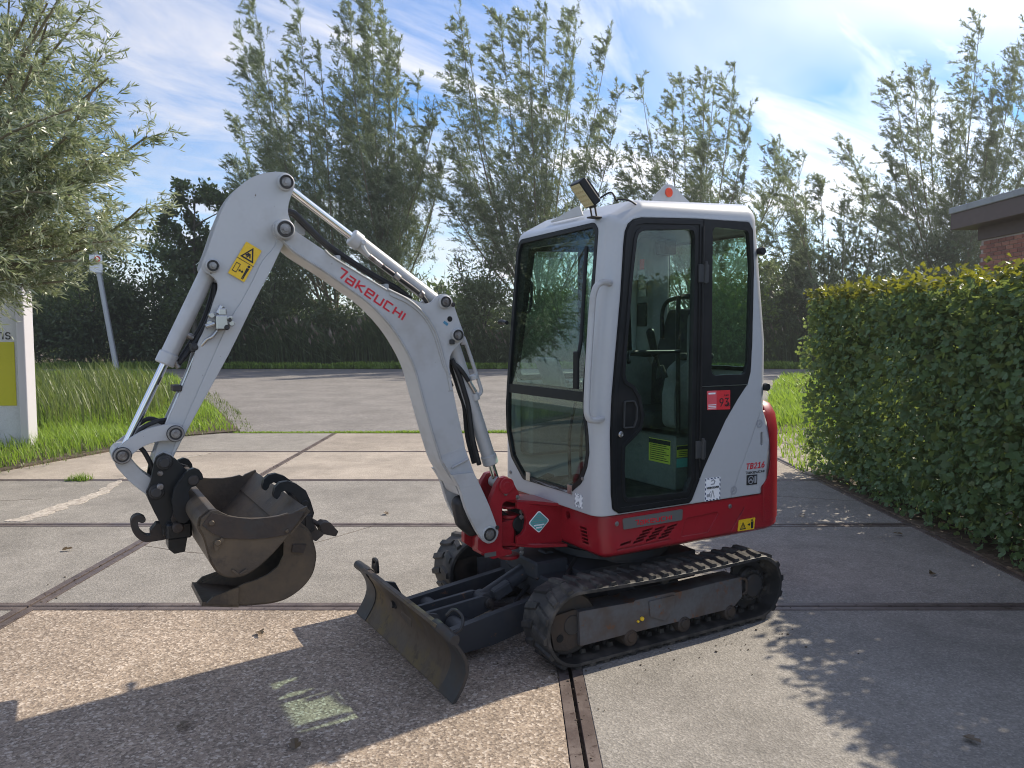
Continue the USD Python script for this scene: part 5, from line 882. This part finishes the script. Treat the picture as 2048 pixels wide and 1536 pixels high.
def diamond(r, off, c=dc):
    # rounded diamond lying on the slanted cheek of the swing frame
    e1, e2, nn = V(-1, 0, 0), V(0, 0, .92), V(0, 1, 0); p = np.array(rnd([(r, 0), (0, r), (-r, 0), (0, -r)], .012).exterior.coords)[:-1]
    m = trimesh.creation.extrude_polygon(Polygon(p), .0012); v = np.array(m.vertices); m.vertices = c + v[:, :1] * e1 + v[:, 1:2] * e2 + (v[:, 2:] + off) * nn
    return m
ds = P_('diamond_sticker', diamond(.070, .0), 'sticker_white', False, parent=SF); P_('sticker_field', diamond(.062, .0014), 'sticker_green', False, parent=SF)
def dbar(z0, z1, w, off=.0028):
    e1, nn = V(-1, 0, 0), V(0, 1, 0); c = [dc + e1 * a + V(0, 0, b) + nn * (off + d) for a in (-w, w) for b in (z0, z1) for d in (0, .0008)]; return as_tm(Manifold.hull_points(np.array(c)))
P_('sticker_text', cat(*[dbar(zz, zz + .003, .055 - abs(zz) * 1.0) for zz in (.034, .024, .014, .004, -.008)]), 'sticker_grey', False, parent=SF); P_('sticker_text', cat(dbar(-.022, -.014, .034), dbar(-.036, -.028, .02)), 'sticker_white', False, parent=SF)
post = rnd([(.830, .845), (.805, .878), (.768, .884), (.735, .862), (.712, .82), (.692, .786), (.690, .752), (.775, .750), (.795, .735), (.797, .700), (.797, .513), (.790, .488), (.735, .474), (.733, .452), (.855, .442), (.945, .506), (.945, .560), (.905, .620), (.885, .70), (.872, .755)], .010, .006)
SP = P_('swing_post', cat(xz(post, .062, .098), xz(post, -.098, -.062), cbx(.775, .90, -.062, .062, .455, .72, .01), cyl((.715, 0, .484), (.715, 0, .632), .052, 28), as_tm(Manifold.hull_points(np.array([(x, y, zz) for y in (-.06, .06) for x, zz in ((.70, .484), (.70, .632), (.82, .50), (.82, .62))])))), 'red_paint', 35)
P_each('pivot_boss', [ycyl(.772, .835, .098, .110, .045, 28), ycyl(.772, .835, -.110, -.098, .045, 28)], 'red_paint', parent=SP); P_('pivot_pin', ycyl(.772, .835, -.112, .1115, .024, 24), 'red_paint', parent=SP)
P_('serial_plate', bx(.835, .905, .0985, .1005, .458, .482), 'plate_metal', False, parent=SP); P_each('post_bolt', [bolt_y(.775, .79, .098, .008), bolt_y(.70, .765, .098, .008)], 'pin_steel', parent=SP)
P_each('swing_hose', [*[tube(spline([(.93, y, .60), (.98, y * 1.2, .66), (1.0, y, .74), (.94, y * .7, .80), (.80, y * .6, .70), (.60, y * .5, .56)], 5), .012, 8) for y in (-.045, -.015, .015, .045)]], 'hose', True, parent=SP)
# ---- boom
bt = [(1.945, 2.165), (1.891, 2.150), (1.753, 2.061), (1.687, 2.023), (1.431, 1.880), (1.324, 1.834), (1.240, 1.806), (1.195, 1.816), (1.163, 1.845), (1.123, 1.858), (1.086, 1.836), (1.063, 1.776), (1.032, 1.696), (1.014, 1.647), (1.028, 1.612), (1.078, 1.566), (1.098, 1.519), (1.095, 1.446), (1.061, 1.281), (1.016, 1.092), (.992, .956), (.946, .858), (.890, .740), (.845, .623), (.838, .585), (.862, .548), (.905, .543), (.94, .575)]
bb = [(.985, .650), (1.03, .745), (1.072, .870), (1.143, .977), (1.182, 1.086), (1.220, 1.210), (1.261, 1.355), (1.298, 1.482), (1.350, 1.585), (1.423, 1.690), (1.527, 1.795), (1.643, 1.874), (1.755, 1.947), (1.878, 2.020), (1.932, 2.070), (1.966, 2.110)]
boompoly = Polygon(smoothpoly(bt + bb, 3)).buffer(0)
# the box section and, at its knee, two cheek plates standing above it
core = [(1.935, 2.155), (1.753, 2.050), (1.687, 2.012), (1.431, 1.868), (1.324, 1.822), (1.235, 1.755), (1.178, 1.672), (1.143, 1.575), (1.120, 1.50), (1.095, 1.446), (1.061, 1.281), (1.016, 1.092), (.992, .956), (.955, .87), (1.03, .80)] + bb[2:]
box_ = Polygon(smoothpoly(core, 3)).buffer(0)
HW = .083
kn_ = biggest(boompoly.intersection(sbox(.6, 1.36, 1.42, 2.0)).difference(box_.buffer(-.018)))
bm = [xz(biggest(box_), -HW + .004, HW - .004), xz(kn_, .062, HW), xz(kn_, -HW, -.062)]
fork = biggest(boompoly.intersection(sbox(.6, .4, 1.2, .93)))
bm += [xz(fork, .098, .128), xz(fork, -.128, -.098)]
foot = biggest(boompoly.intersection(sbox(.6, .86, 1.3, 1.08)))
bm.append(as_tm(Manifold.hull_points(np.array([(x, s * (HW - .004), zz) for s in (-1, 1) for x, zz in ((1.012, 1.06), (1.155, 1.02))] + [(x, s * .127, zz) for s in (-1, 1) for x, zz in ((.955, .86), (1.068, .86))]))))
nose = Point(1.929, 2.127).buffer(.048)
bm += [xz(nose, -HW - .008, HW + .008)]
bm.append(tube(spline([(1.431, .0, 0), (1, 0, 0)], 2) * 0 + V(0, -9, 0), .001, 3)) if False else None
BOOM = P_('boom', cat(*[m for m in bm if m is not None]), 'white_paint', 30)
fl = spline([(1.431, HW + .001, 1.872), (1.325, HW + .001, 1.824), (1.241, HW + .001, 1.757), (1.181, HW + .001, 1.672), (1.147, HW + .001, 1.578), (1.125, HW + .001, 1.50), (1.098, HW, 1.43)], 5)
P_each('weld_seam', [tube(fl, .0055, 6), tube(spline([(p[0], HW - .002, p[1]) for p in bb[3:]], 3) + V(-.004, 0, .006), .0045, 6), tube(spline([(p[0], HW - .002, p[1]) for p in [(1.74, 2.046), (1.687, 2.005), (1.431, 1.866)]], 4), .0045, 6), tube([(1.005, .105, 1.0), (1.10, .105, .962)], .006, 6)], 'white_paint', parent=BOOM)
P_('maker_lettering', logo(1.690, 1.932, HW - .0038, .392, .052, -math.atan2(.205, .325)), 'letter_red', False, parent=BOOM)
P_('lifting_hole', ycyl(1.096, 1.729, HW, HW + .0012, .0145, 24, .0004), 'hole_dark', parent=BOOM)
P_('blue_tag', xz(affinity.rotate(sbox(1.105, 1.700, 1.133, 1.714), 35), HW, HW + .0012), 'sticker_blue', False, parent=BOOM)
def pivot(x, z, y, r, parent, mat_='white_paint', h=.02):
    P_each('pin_boss', [ycyl(x, z, y - .01, y + h, r, 30, .004), ycyl(x, z, -y - h, -y + .01, r, 30, .004)], mat_, parent=parent)
    P_('pin', cat(ycyl(x, z, -y - h - .006, y + h + .004, r * .62, 26, .003), bolt_y(x, z, y + h + .004, r * .30, .006)), 'pin_steel', parent=parent)
    P_('retaining_ring', ring_y(x, z, y + h, y + h + .006, r * .82, r * .64), 'dark_steel', parent=parent)
pivot(1.929, 2.127, HW + .008, .044, BOOM); pivot(1.127, 1.815, HW, .034, BOOM); pivot(1.058, 1.647, HW, .034, BOOM); pivot(.893, .592, .128, .043, BOOM, h=.008)
P_each('pin_keeper', [bolt_y(1.083, 1.802, HW + .012, .008), bolt_y(.845, .622, .13, .008), cbx(1.075, 1.10, HW, HW + .018, 1.60, 1.625, .003)], 'dark_steel', parent=BOOM)
P_each('hose_bracket', [*[cbx(x - .012, x + .012, -.03, .03, z_, z_ + .03, .004) for x, z_ in ((1.66, 2.0), (1.415, 1.872))], xz(rnd([(1.86, 2.14), (1.84, 2.20), (1.80, 2.20), (1.80, 2.12)], .006), -.04, -.03)], 'white_paint', parent=BOOM)
P_each('boom_hoses', [*[tube(spline([(1.91, y, 2.225), (1.86, y, 2.215), (1.80, y, 2.16), (1.70, y, 2.075), (1.50, y, 1.955), (1.36, y, 1.885), (1.28, y, 1.83)], 5), .013, 8) for y in (-.02, .012)], *[tube(spline([(1.06, y, 1.52), (1.02, y, 1.44), (.985, y, 1.34), (.96, y * .8, 1.26), (.94, y, 1.10), (.90, y, .95)], 5), .014, 8) for y in (-.03, .03)]], 'hose', True, parent=BOOM)
P_('hose_cover', as_tm(hull([(1.0, 0, .74, .05), (.985, 0, .65, .045), (.93, 0, .60, .045)], 16)), 'dark_steel', parent=BOOM)
# ---- cylinders
def ram(name, eye, end, split, rb_, rr, eye_r, gland=.05, eye_w=.07, mat_='white_paint'):
    e, d, s_ = V(eye[0], 0, eye[1]), V(end[0], 0, end[1]), None; u = (d - e) / np.linalg.norm(d - e); s_ = e + (d - e) * split
    c = P_(name, cat(cyl(e + u * eye_r * .6, s_, rb_, 30, ch=.004), cyl(s_ - u * gland, s_ + u * .006, rb_ + .006, 30, ch=.005), ycyl(e[0], e[2], -eye_w, eye_w, eye_r, 28)), mat_, 40)
    P_('rod', cyl(s_, d - u * .02, rr, 24), 'chrome', parent=c); P_('rod_eye', ycyl(d[0], d[2], -eye_w * .8, eye_w * .8, eye_r * .9, 26), mat_, parent=c)
    return c, e, d, u, s_
def perp(u): return V(u[2], 0, -u[0])
c, e, d, u, s_ = ram('arm_cylinder', (1.127, 1.815), (1.902, 2.343), .585, .0365, .0185, .036, eye_w=.055)
p = -perp(u) if perp(u)[2] > 0 else perp(u)
pipe = lambda t_, o, y: e + u * t_ + p * o + V(0, y, 0)
P_('pipe', cat(tube(spline([pipe(.50, .0, .038), pipe(.485, .02, .045), pipe(.44, .035, .045), pipe(.34, .036, .045)], 4), .009, 8), ycyl(*(pipe(.50, 0, 0)[[0, 2]]), .03, .055, .014, 16)), 'white_paint', True, parent=c)
P_each('pipe_clamp', [cyl(pipe(.25, .034, .044), pipe(.285, .034, .044), .018, 14, ch=.003), cyl(pipe(.10, .030, .044), pipe(.125, .030, .044), .019, 14, ch=.003), cyl(pipe(.36, .036, .045), pipe(.44, .036, .045), .012, 12, ch=.002)], 'pin_steel', parent=c)
P_('cylinder_hose', tube(spline([pipe(.36, .036, .045), pipe(.28, .034, .044), pipe(.12, .032, .044), pipe(.05, .05, .035), pipe(.01, .075, .02), pipe(.02, .10, 0)], 5), .011, 8), 'hose', True, parent=c)
c, e, d, u, s_ = ram('bucket_cylinder', (2.237, 1.948), (2.606, 1.160), .535, .0355, .0175, .030, eye_w=.045)
p = perp(u); p = p if p[0] < 0 else -p; pipe = lambda t_, o, y: e + u * t_ + p * o + V(0, y, 0)
P_each('port', [cyl(pipe(.315, .025, .0), pipe(.315, .062, .0), .014, 14), cyl(pipe(.44, .03, .01), pipe(.46, .06, .01), .012, 12)], 'pin_steel', parent=c)
P_each('cylinder_hose', [*[tube(spline([pipe(.05 + .01 * i, .045, y), pipe(.13, .062 + .012 * i, y), pipe(.25, .072 + .012 * i, y), pipe(.36, .060 + .01 * i, y), pipe(.445, .052, y)], 5), .011, 8) for i, y in ((0, -.015), (1, .015))]], 'hose', True, parent=c)
c, e, d, u, s_ = ram('boom_cylinder', (1.058, 1.647), (.775, .838), .865, .0375, .0195, .036, eye_w=.055)
p = perp(u); p = p if p[0] < 0 else -p; pipe = lambda t_, o, y: e + u * t_ + p * o + V(0, y, 0)
P_('pipe', cat(tube(spline([pipe(.035, .0, .0), pipe(.035, .055, .02), pipe(.07, .062, .03), pipe(.30, .066, .03), pipe(.345, .060, .03), pipe(.36, .03, .03)], 4), .010, 8), cyl(pipe(.02, .05, .02), pipe(.07, .055, .02), .016, 14, ch=.003), cyl(pipe(.24, .045, .03), pipe(.265, .045, .03), .024, 14, ch=.003), cyl(pipe(.335, .02, .03), pipe(.375, .02, .03), .022, 14, ch=.004)), 'white_paint', True, parent=c)
P_('hose_fitting', cyl(pipe(.26, .005, .04), pipe(.33, .022, .042), .013, 12), 'bright_metal', parent=c)
P_('cylinder_hose', tube(spline([pipe(.26, .005, .04), pipe(.18, -.02, .04), pipe(.13, -.055, .02), pipe(.16, -.085, 0), pipe(.26, -.08, 0)], 5), .012, 8), 'hose', True, parent=c)
# ---- arm
at_ = [(1.872, 2.330), (1.880, 2.365), (1.906, 2.388), (1.979, 2.384), (2.05, 2.358), (2.114, 2.309), (2.164, 2.248), (2.200, 2.175), (2.228, 2.102), (2.257, 2.016), (2.281, 1.953), (2.274, 1.927), (2.243, 1.910), (2.219, 1.881), (2.219, 1.846), (2.236, 1.796), (2.250, 1.753), (2.279, 1.667), (2.307, 1.610), (2.337, 1.504), (2.385, 1.393), (2.440, 1.272), (2.482, 1.160), (2.492, 1.115), (2.472, 1.075), (2.438, 1.080), (2.420, 1.115), (2.365, 1.223), (2.291, 1.358), (2.173, 1.573), (2.062, 1.799), (1.980, 1.955), (1.927, 2.061), (1.885, 2.090), (1.878, 2.135), (1.902, 2.200), (1.897, 2.258)]
AP = Polygon(smoothpoly(at_, 3)).buffer(0)
ARMB = P_('arm', cat(xz(AP, .050, .062), xz(AP, -.062, -.050), xz(biggest(AP.buffer(-.012)), -.051, .051), xz(Polygon(smoothpoly([(1.90, 2.15), (1.925, 2.17), (1.955, 2.13), (1.963, 2.059), (2.023, 1.983), (2.067, 1.894), (2.119, 1.798), (2.150, 1.75), (2.205, 1.64), (2.40, 1.20), (2.42, 1.13), (2.365, 1.223), (2.291, 1.358), (2.173, 1.573), (2.062, 1.799), (1.980, 1.955), (1.927, 2.061)], 3)).buffer(0).intersection(AP), .062, .0665)), 'white_paint', 30)
P_('tip_boss', ycyl(2.456, 1.107, -.07, .07, .042, 28), 'white_paint', parent=ARMB)
pivot(1.913, 2.343, .062, .038, ARMB); pivot(2.237, 1.952, .062, .030, ARMB, h=.014)
wsx = [(2.092, 2.066), (2.025, 2.028), (2.105, 1.884), (2.174, 1.924)]
P_('warning_sticker', xz(rnd(wsx, .004), .0668, .068), 'sticker_yellow', False, parent=ARMB)
o, ex_, ez_ = V(*wsx[3]), V(*wsx[2]) - V(*wsx[3]), V(*wsx[0]) - V(*wsx[3]); S2 = lambda a, b: tuple(o + ex_ * a + ez_ * b)
pic = [Polygon([S2(.10, .57), S2(.90, .57), S2(.50, .95)], [[S2(.22, .61), S2(.50, .87), S2(.78, .61)]]), LineString([S2(0, .5), S2(1, .5)]).buffer(.0012), Polygon([S2(.10, .12), S2(.36, .12), S2(.36, .38), S2(.10, .38)], [[S2(.13, .14), S2(.33, .14), S2(.33, .36), S2(.13, .36)]]), LineString([S2(.42, .22), S2(.66, .22)]).buffer(.0022), Polygon([S2(.40, .22), S2(.48, .27), S2(.48, .17)]), Polygon([S2(.68, .22), S2(.60, .27), S2(.60, .17)]), Point(S2(.80, .43)).buffer(.006), Polygon([S2(.72, .38), S2(.88, .38), S2(.86, .22), S2(.86, .04), S2(.81, .04), S2(.80, .2), S2(.79, .04), S2(.74, .04), S2(.74, .22)]), LineString([S2(.44, .64), S2(.52, .74), S2(.60, .66)]).buffer(.003), LineString([S2(.36, .68), S2(.44, .74)]).buffer(.004)]
P_('pictogram', cat(*[xz(q, .068, .069) for q in pic]), 'letter_black', False, parent=ARMB)
VB = P_('valve_block', cat(cbx(2.185, 2.235, .066, .115, 1.672, 1.735, .005), cbx(2.19, 2.222, .07, .108, 1.735, 1.765, .004), cyl((2.222, .09, 1.74), (2.205, .09, 1.778), .013, 14, ch=.003), *[ycyl(x, z_, .07, .10, .013, 14) for x, z_ in ((2.250, 1.735), (2.258, 1.70), (2.168, 1.70))], cyl((2.24, .09, 1.70), (2.275, .09, 1.685), .012, 12), ycyl(2.178, 1.722, .10, .122, .012, 12)), 'bright_metal')
P_each('block_bolt', [bolt_y(2.180, 1.718, .115, .008), bolt_y(2.192, 1.682, .115, .008)], 'dark_steel', parent=VB)
P_each('arm_pipe', [*[tube(spline([(2.225, y, 1.672), (2.25, y, 1.64), (2.272, y * .8, 1.625), (2.315, y * .5, 1.56), (2.36, y * .4, 1.45), (2.41, y * .4, 1.33), (2.445, y * .4, 1.25)], 5), .007, 8) for y in (.085, .07)]], 'bright_metal', True, parent=VB)
P_each('pipe_block', [cbx(2.300, 2.335, .0, .06, 1.575, 1.615, .005), bolt_y(2.318, 1.595, .06, .010), cbx(2.375, 2.412, -.02, .068, 1.405, 1.432, .004)], 'dark_steel', parent=VB)
P_each('coupler_hose', [tube(spline([(2.43, .02, 1.28), (2.48, .03, 1.275), (2.54, .03, 1.245), (2.56, .03, 1.19), (2.53, .03, 1.15), (2.50, .03, 1.08), (2.49, .03, 1.03)], 5), .010, 8), tube(spline([(2.44, -.02, 1.26), (2.50, -.02, 1.285), (2.55, -.01, 1.26)], 5), .010, 8)], 'hose', True, parent=VB)
# ---- bucket linkage
def two(poly, ya, yb): return cat(xz(poly, ya, yb), xz(poly, -yb, -ya))
L1 = rnd(Polygon(smoothpoly([(2.372, 1.223), (2.386, 1.257), (2.424, 1.267), (2.48, 1.262), (2.536, 1.246), (2.591, 1.213), (2.632, 1.180), (2.652, 1.150), (2.628, 1.115), (2.597, 1.118), (2.576, 1.151), (2.537, 1.179), (2.482, 1.196), (2.431, 1.196), (2.391, 1.194)], 4)), .003)
LK = P_('guide_link', two(L1, .072, .092), 'white_paint', 35)
for x, z_ in ((2.410, 1.226), (2.617, 1.147)):
    P_('link_pin', cat(ycyl(x, z_, -.10, .10, .036, 28, .004), ycyl(x, z_, .098, .106, .028, 24, .003)), 'dark_steel', parent=LK); P_('pin_bolt', cat(bolt_y(x, z_, .104, .013, .012), ring_y(x, z_, .10, .107, .033, .026)), 'pin_steel', parent=LK)
L2 = rnd(Polygon(smoothpoly([(2.648, 1.150), (2.640, 1.10), (2.622, 1.072), (2.590, 1.028), (2.553, .990), (2.505, .952), (2.472, .975), (2.492, 1.02), (2.541, 1.066), (2.576, 1.115), (2.60, 1.165), (2.63, 1.175)], 4)), .003)
LC = P_('bucket_link', cat(two(L2, .030, .060), cbx(2.52, 2.57, -.03, .03, 1.0, 1.05, .006)), 'white_paint', 35)
P_('link_boss', ycyl(2.617, 1.147, -.068, .068, .040, 28), 'white_paint', parent=LC)
# ---- quick coupler
CP = rnd([(2.512, 1.03), (2.498, 1.10), (2.488, 1.132), (2.460, 1.146), (2.430, 1.132), (2.371, 1.066), (2.335, 1.050), (2.350, 1.0), (2.40, .97), (2.418, .90), (2.425, .85), (2.355, .775), (2.45, .775), (2.485, .851), (2.526, .958), (2.532, .985), (2.520, 1.007)], .008, .004)
QC = P_('quick_coupler', cat(two(CP, .075, .100), cbx(2.40, 2.47, -.075, .075, .78, .96, .006), cbx(2.36, 2.46, -.14, .14, .775, .845, .008), xz(rnd([(2.378, .78), (2.39, .715), (2.432, .711), (2.455, .735), (2.455, .80)], .006), .03, .13)), 'black_paint', 35)
hk = LineString(spline([(2.545, .853), (2.562, .862), (2.575, .850), (2.572, .815), (2.555, .785), (2.530, .768), (2.485, .768)], 6)).buffer(.014, quad_segs=4).union(Polygon([(2.455, .755), (2.51, .752), (2.515, .80), (2.49, .83), (2.455, .83)]))
P_('lifting_hook', xz(rnd(biggest(hk), .004, .002), -.02, .035), 'rust_steel', parent=QC)
for x, z_ in ((2.458, 1.106), (2.492, .982)): P_('coupler_pin', cat(ycyl(x, z_, -.125, .125, .022, 24, .004), ycyl(x, z_, .098, .110, .032, 24, .004)), 'dark_steel', parent=QC)
P_each('lock_bolt', [ycyl(2.478, 1.005, .10, .125, .014, 16), bolt_y(2.475, 1.06, .10, .008)], 'pin_steel', parent=QC)
def ear(dx=0, dz=0): return rnd([(2.392, 1.055), (2.372, 1.075), (2.350, 1.082), (2.328, 1.072), (2.316, 1.052), (2.312, 1.028), (2.330, 1.028), (2.340, 1.006), (2.362, 1.0), (2.375, .985), (2.368, .94), (2.355, .90), (2.363, .868), (2.392, .847), (2.418, .855), (2.431, .880), (2.440, .951), (2.430, 1.0)], .008, .004)
P_each('coupler_ear', [*[xz(ear(), y - .014, y + .014) for y in (.155, -.155)]], 'black_paint', parent=QC)
P_each('ear_pin', [ycyl(2.352, 1.030, -.18, .178, .022, 24, .004), ycyl(2.418, .830, -.17, .172, .022, 24, .004)], 'rust_steel', parent=QC)
# ---- wide ditching bucket on the coupler
side = [(2.340, .960), (2.313, .962), (2.295, .949), (2.270, .934), (2.229, .921), (2.184, .913), (2.127, .908), (2.076, .911), (2.040, .917), (2.024, .909), (2.013, .918), (1.959, .937), (1.955, .918), (1.984, .880), (2.034, .829), (2.102, .761), (2.162, .713), (2.204, .691), (2.235, .685), (2.264, .687), (2.294, .698), (2.319, .722), (2.336, .756), (2.345, .790), (2.360, .857), (2.378, .901), (2.372, .935)]
SPY = Polygon(side).buffer(0)
sheet = [(2.340, .962), (2.374, .935), (2.380, .900), (2.360, .855), (2.345, .790), (2.336, .756), (2.319, .722), (2.294, .698), (2.264, .687), (2.235, .685), (2.204, .691), (2.162, .713), (2.102, .761), (2.034, .829), (1.984, .880), (1.953, .920)]
bent = LineString(spline(sheet, 3)).buffer(.007, cap_style=2, quad_segs=3)
BK = P_('ditching_bucket', cat(xz(SPY, .485, .500), xz(SPY, -.500, -.485), xz(biggest(bent), -.486, .486), xz(rnd([(2.340, .966), (2.305, .962), (2.365, .905), (2.386, .903), (2.378, .94)], .006), -.486, .486), xz(biggest(LineString([(1.953, .922), (2.034, .834)]).buffer(.010, cap_style=2)), -.5, .5)), 'worn_steel', 25, label='wide smooth ditching bucket fixed to the arm')
P_('seam_plate', cat(xz(Polygon([(2.334, .873), (2.29, .848), (2.231, .836), (2.178, .828), (2.121, .826), (2.050, .829), (2.034, .834), (1.97, .915), (2.013, .916), (2.076, .909), (2.184, .911), (2.270, .932), (2.335, .956), (2.372, .91)]).buffer(0), .500, .5045)), 'rust_steel', parent=BK)
P_each('wear_lug', [xz(rnd([(2.332, .83), (2.300, .855), (2.292, .845), (2.325, .795)], .004), .5045, .513), ycyl(2.316, .835, .500, .518, .013, 14), xz(LineString([(2.262, .715), (2.246, .698)]).buffer(.004), .50, .509), xz(LineString([(2.232, .698), (2.212, .708)]).buffer(.004), .50, .509), ycyl(2.336, .915, .5045, .511, .011, 12), ycyl(2.045, .845, .5045, .511, .008, 12)], 'worn_steel', parent=BK)
P_('weld_line', tube([(2.20, -.48, .70), (2.20, .48, .70)], .006, 6), 'rust_steel', parent=BK); P_each('mount_plate', [*[xz(rnd([(2.34, .94), (2.38, .89), (2.372, .80), (2.43, .80), (2.44, .86), (2.40, .97)], .008), y - .012, y + .012) for y in (-.115, .115)]], 'rust_steel', parent=BK)

# ---------------------------------------------------------------- the narrow bucket hooked on the lip: a thing of its own
TB = thing('trenching_bucket', 'narrow rusty trenching bucket hooked over the lip of the wide bucket', 'bucket', (OX, OY, 0), YAW)
out = [(1.975, .790), (1.930, .80), (1.885, .760), (1.868, .704), (1.859, .662), (1.860, .622), (1.874, .570), (1.906, .526), (1.951, .493), (1.999, .474), (2.059, .470), (2.134, .476), (2.199, .486), (2.300, .503)]
inn = [(2.300, .520), (2.189, .564), (2.173, .570), (2.115, .580), (2.065, .597), (2.022, .626), (1.999, .670), (1.994, .735), (1.990, .78)]
sidep = Polygon(out + inn).buffer(0)
sh = LineString(spline([(1.985, .812), (1.930, .805), (1.885, .762), (1.866, .704), (1.857, .662), (1.858, .622), (1.872, .570), (1.904, .526), (1.949, .493), (1.999, .472), (2.059, .466), (2.134, .472), (2.199, .482), (2.335, .512)], 3)).buffer(.006, cap_style=2, quad_segs=3)
YA, YB = -.04, .25
obj('shell', cat(xz(sidep, YB - .012, YB), xz(sidep, YA, YA + .012), xz(biggest(sh), YA + .012, YB - .012), xz(biggest(LineString([(2.195, .482), (2.345, .514)]).buffer(.010, cap_style=2)), YA - .004, YB + .004), xz(Polygon([(2.199, .486), (2.330, .514), (2.300, .540), (2.195, .564)]), YB, YB + .012), xz(Polygon([(2.199, .486), (2.330, .514), (2.300, .540), (2.195, .564)]), YA - .012, YA)), 'worn_steel', TB, 25)
earp = rnd([(2.034, .945), (2.030, .928), (2.018, .922), (2.006, .934), (2.000, .952), (1.982, .958), (1.951, .942), (1.934, .918), (1.915, .89), (1.935, .83), (1.965, .79), (1.93, .755), (1.885, .745), (1.852, .760), (1.862, .819), (1.854, .841), (1.869, .897), (1.890, .948), (1.933, .984), (1.971, .999), (2.003, .996), (2.026, .976)], .006, .004)
for y in (.215, -.0): obj('hook_ear', xz(earp, y - .016, y + .016), 'black_paint', TB)
obj('cross_bar', cat(ycyl(1.895, .885, -.02, .235, .020, 20), cbx(1.862, 1.90, -.02, .235, .76, .84, .006)), 'black_paint', TB)
obj('bracket', cat(xz(rnd([(1.90, .80), (1.86, .805), (1.832, .755), (1.80, .728), (1.84, .700), (1.89, .735)], .005), .17, .20), xz(rnd([(1.812, .765), (1.790, .778), (1.760, .77), (1.724, .725), (1.736, .702), (1.80, .722)], .005), .10, .17), tube([(1.85, .10, .79), (1.80, .13, .755)], .012, 8)), 'rust_steel', TB)
obj('maker_badge', cat(xz([(1.960, .717), (1.899, .709), (1.912, .670), (1.965, .682)], YB, YB + .006)), 'rust_steel', TB)
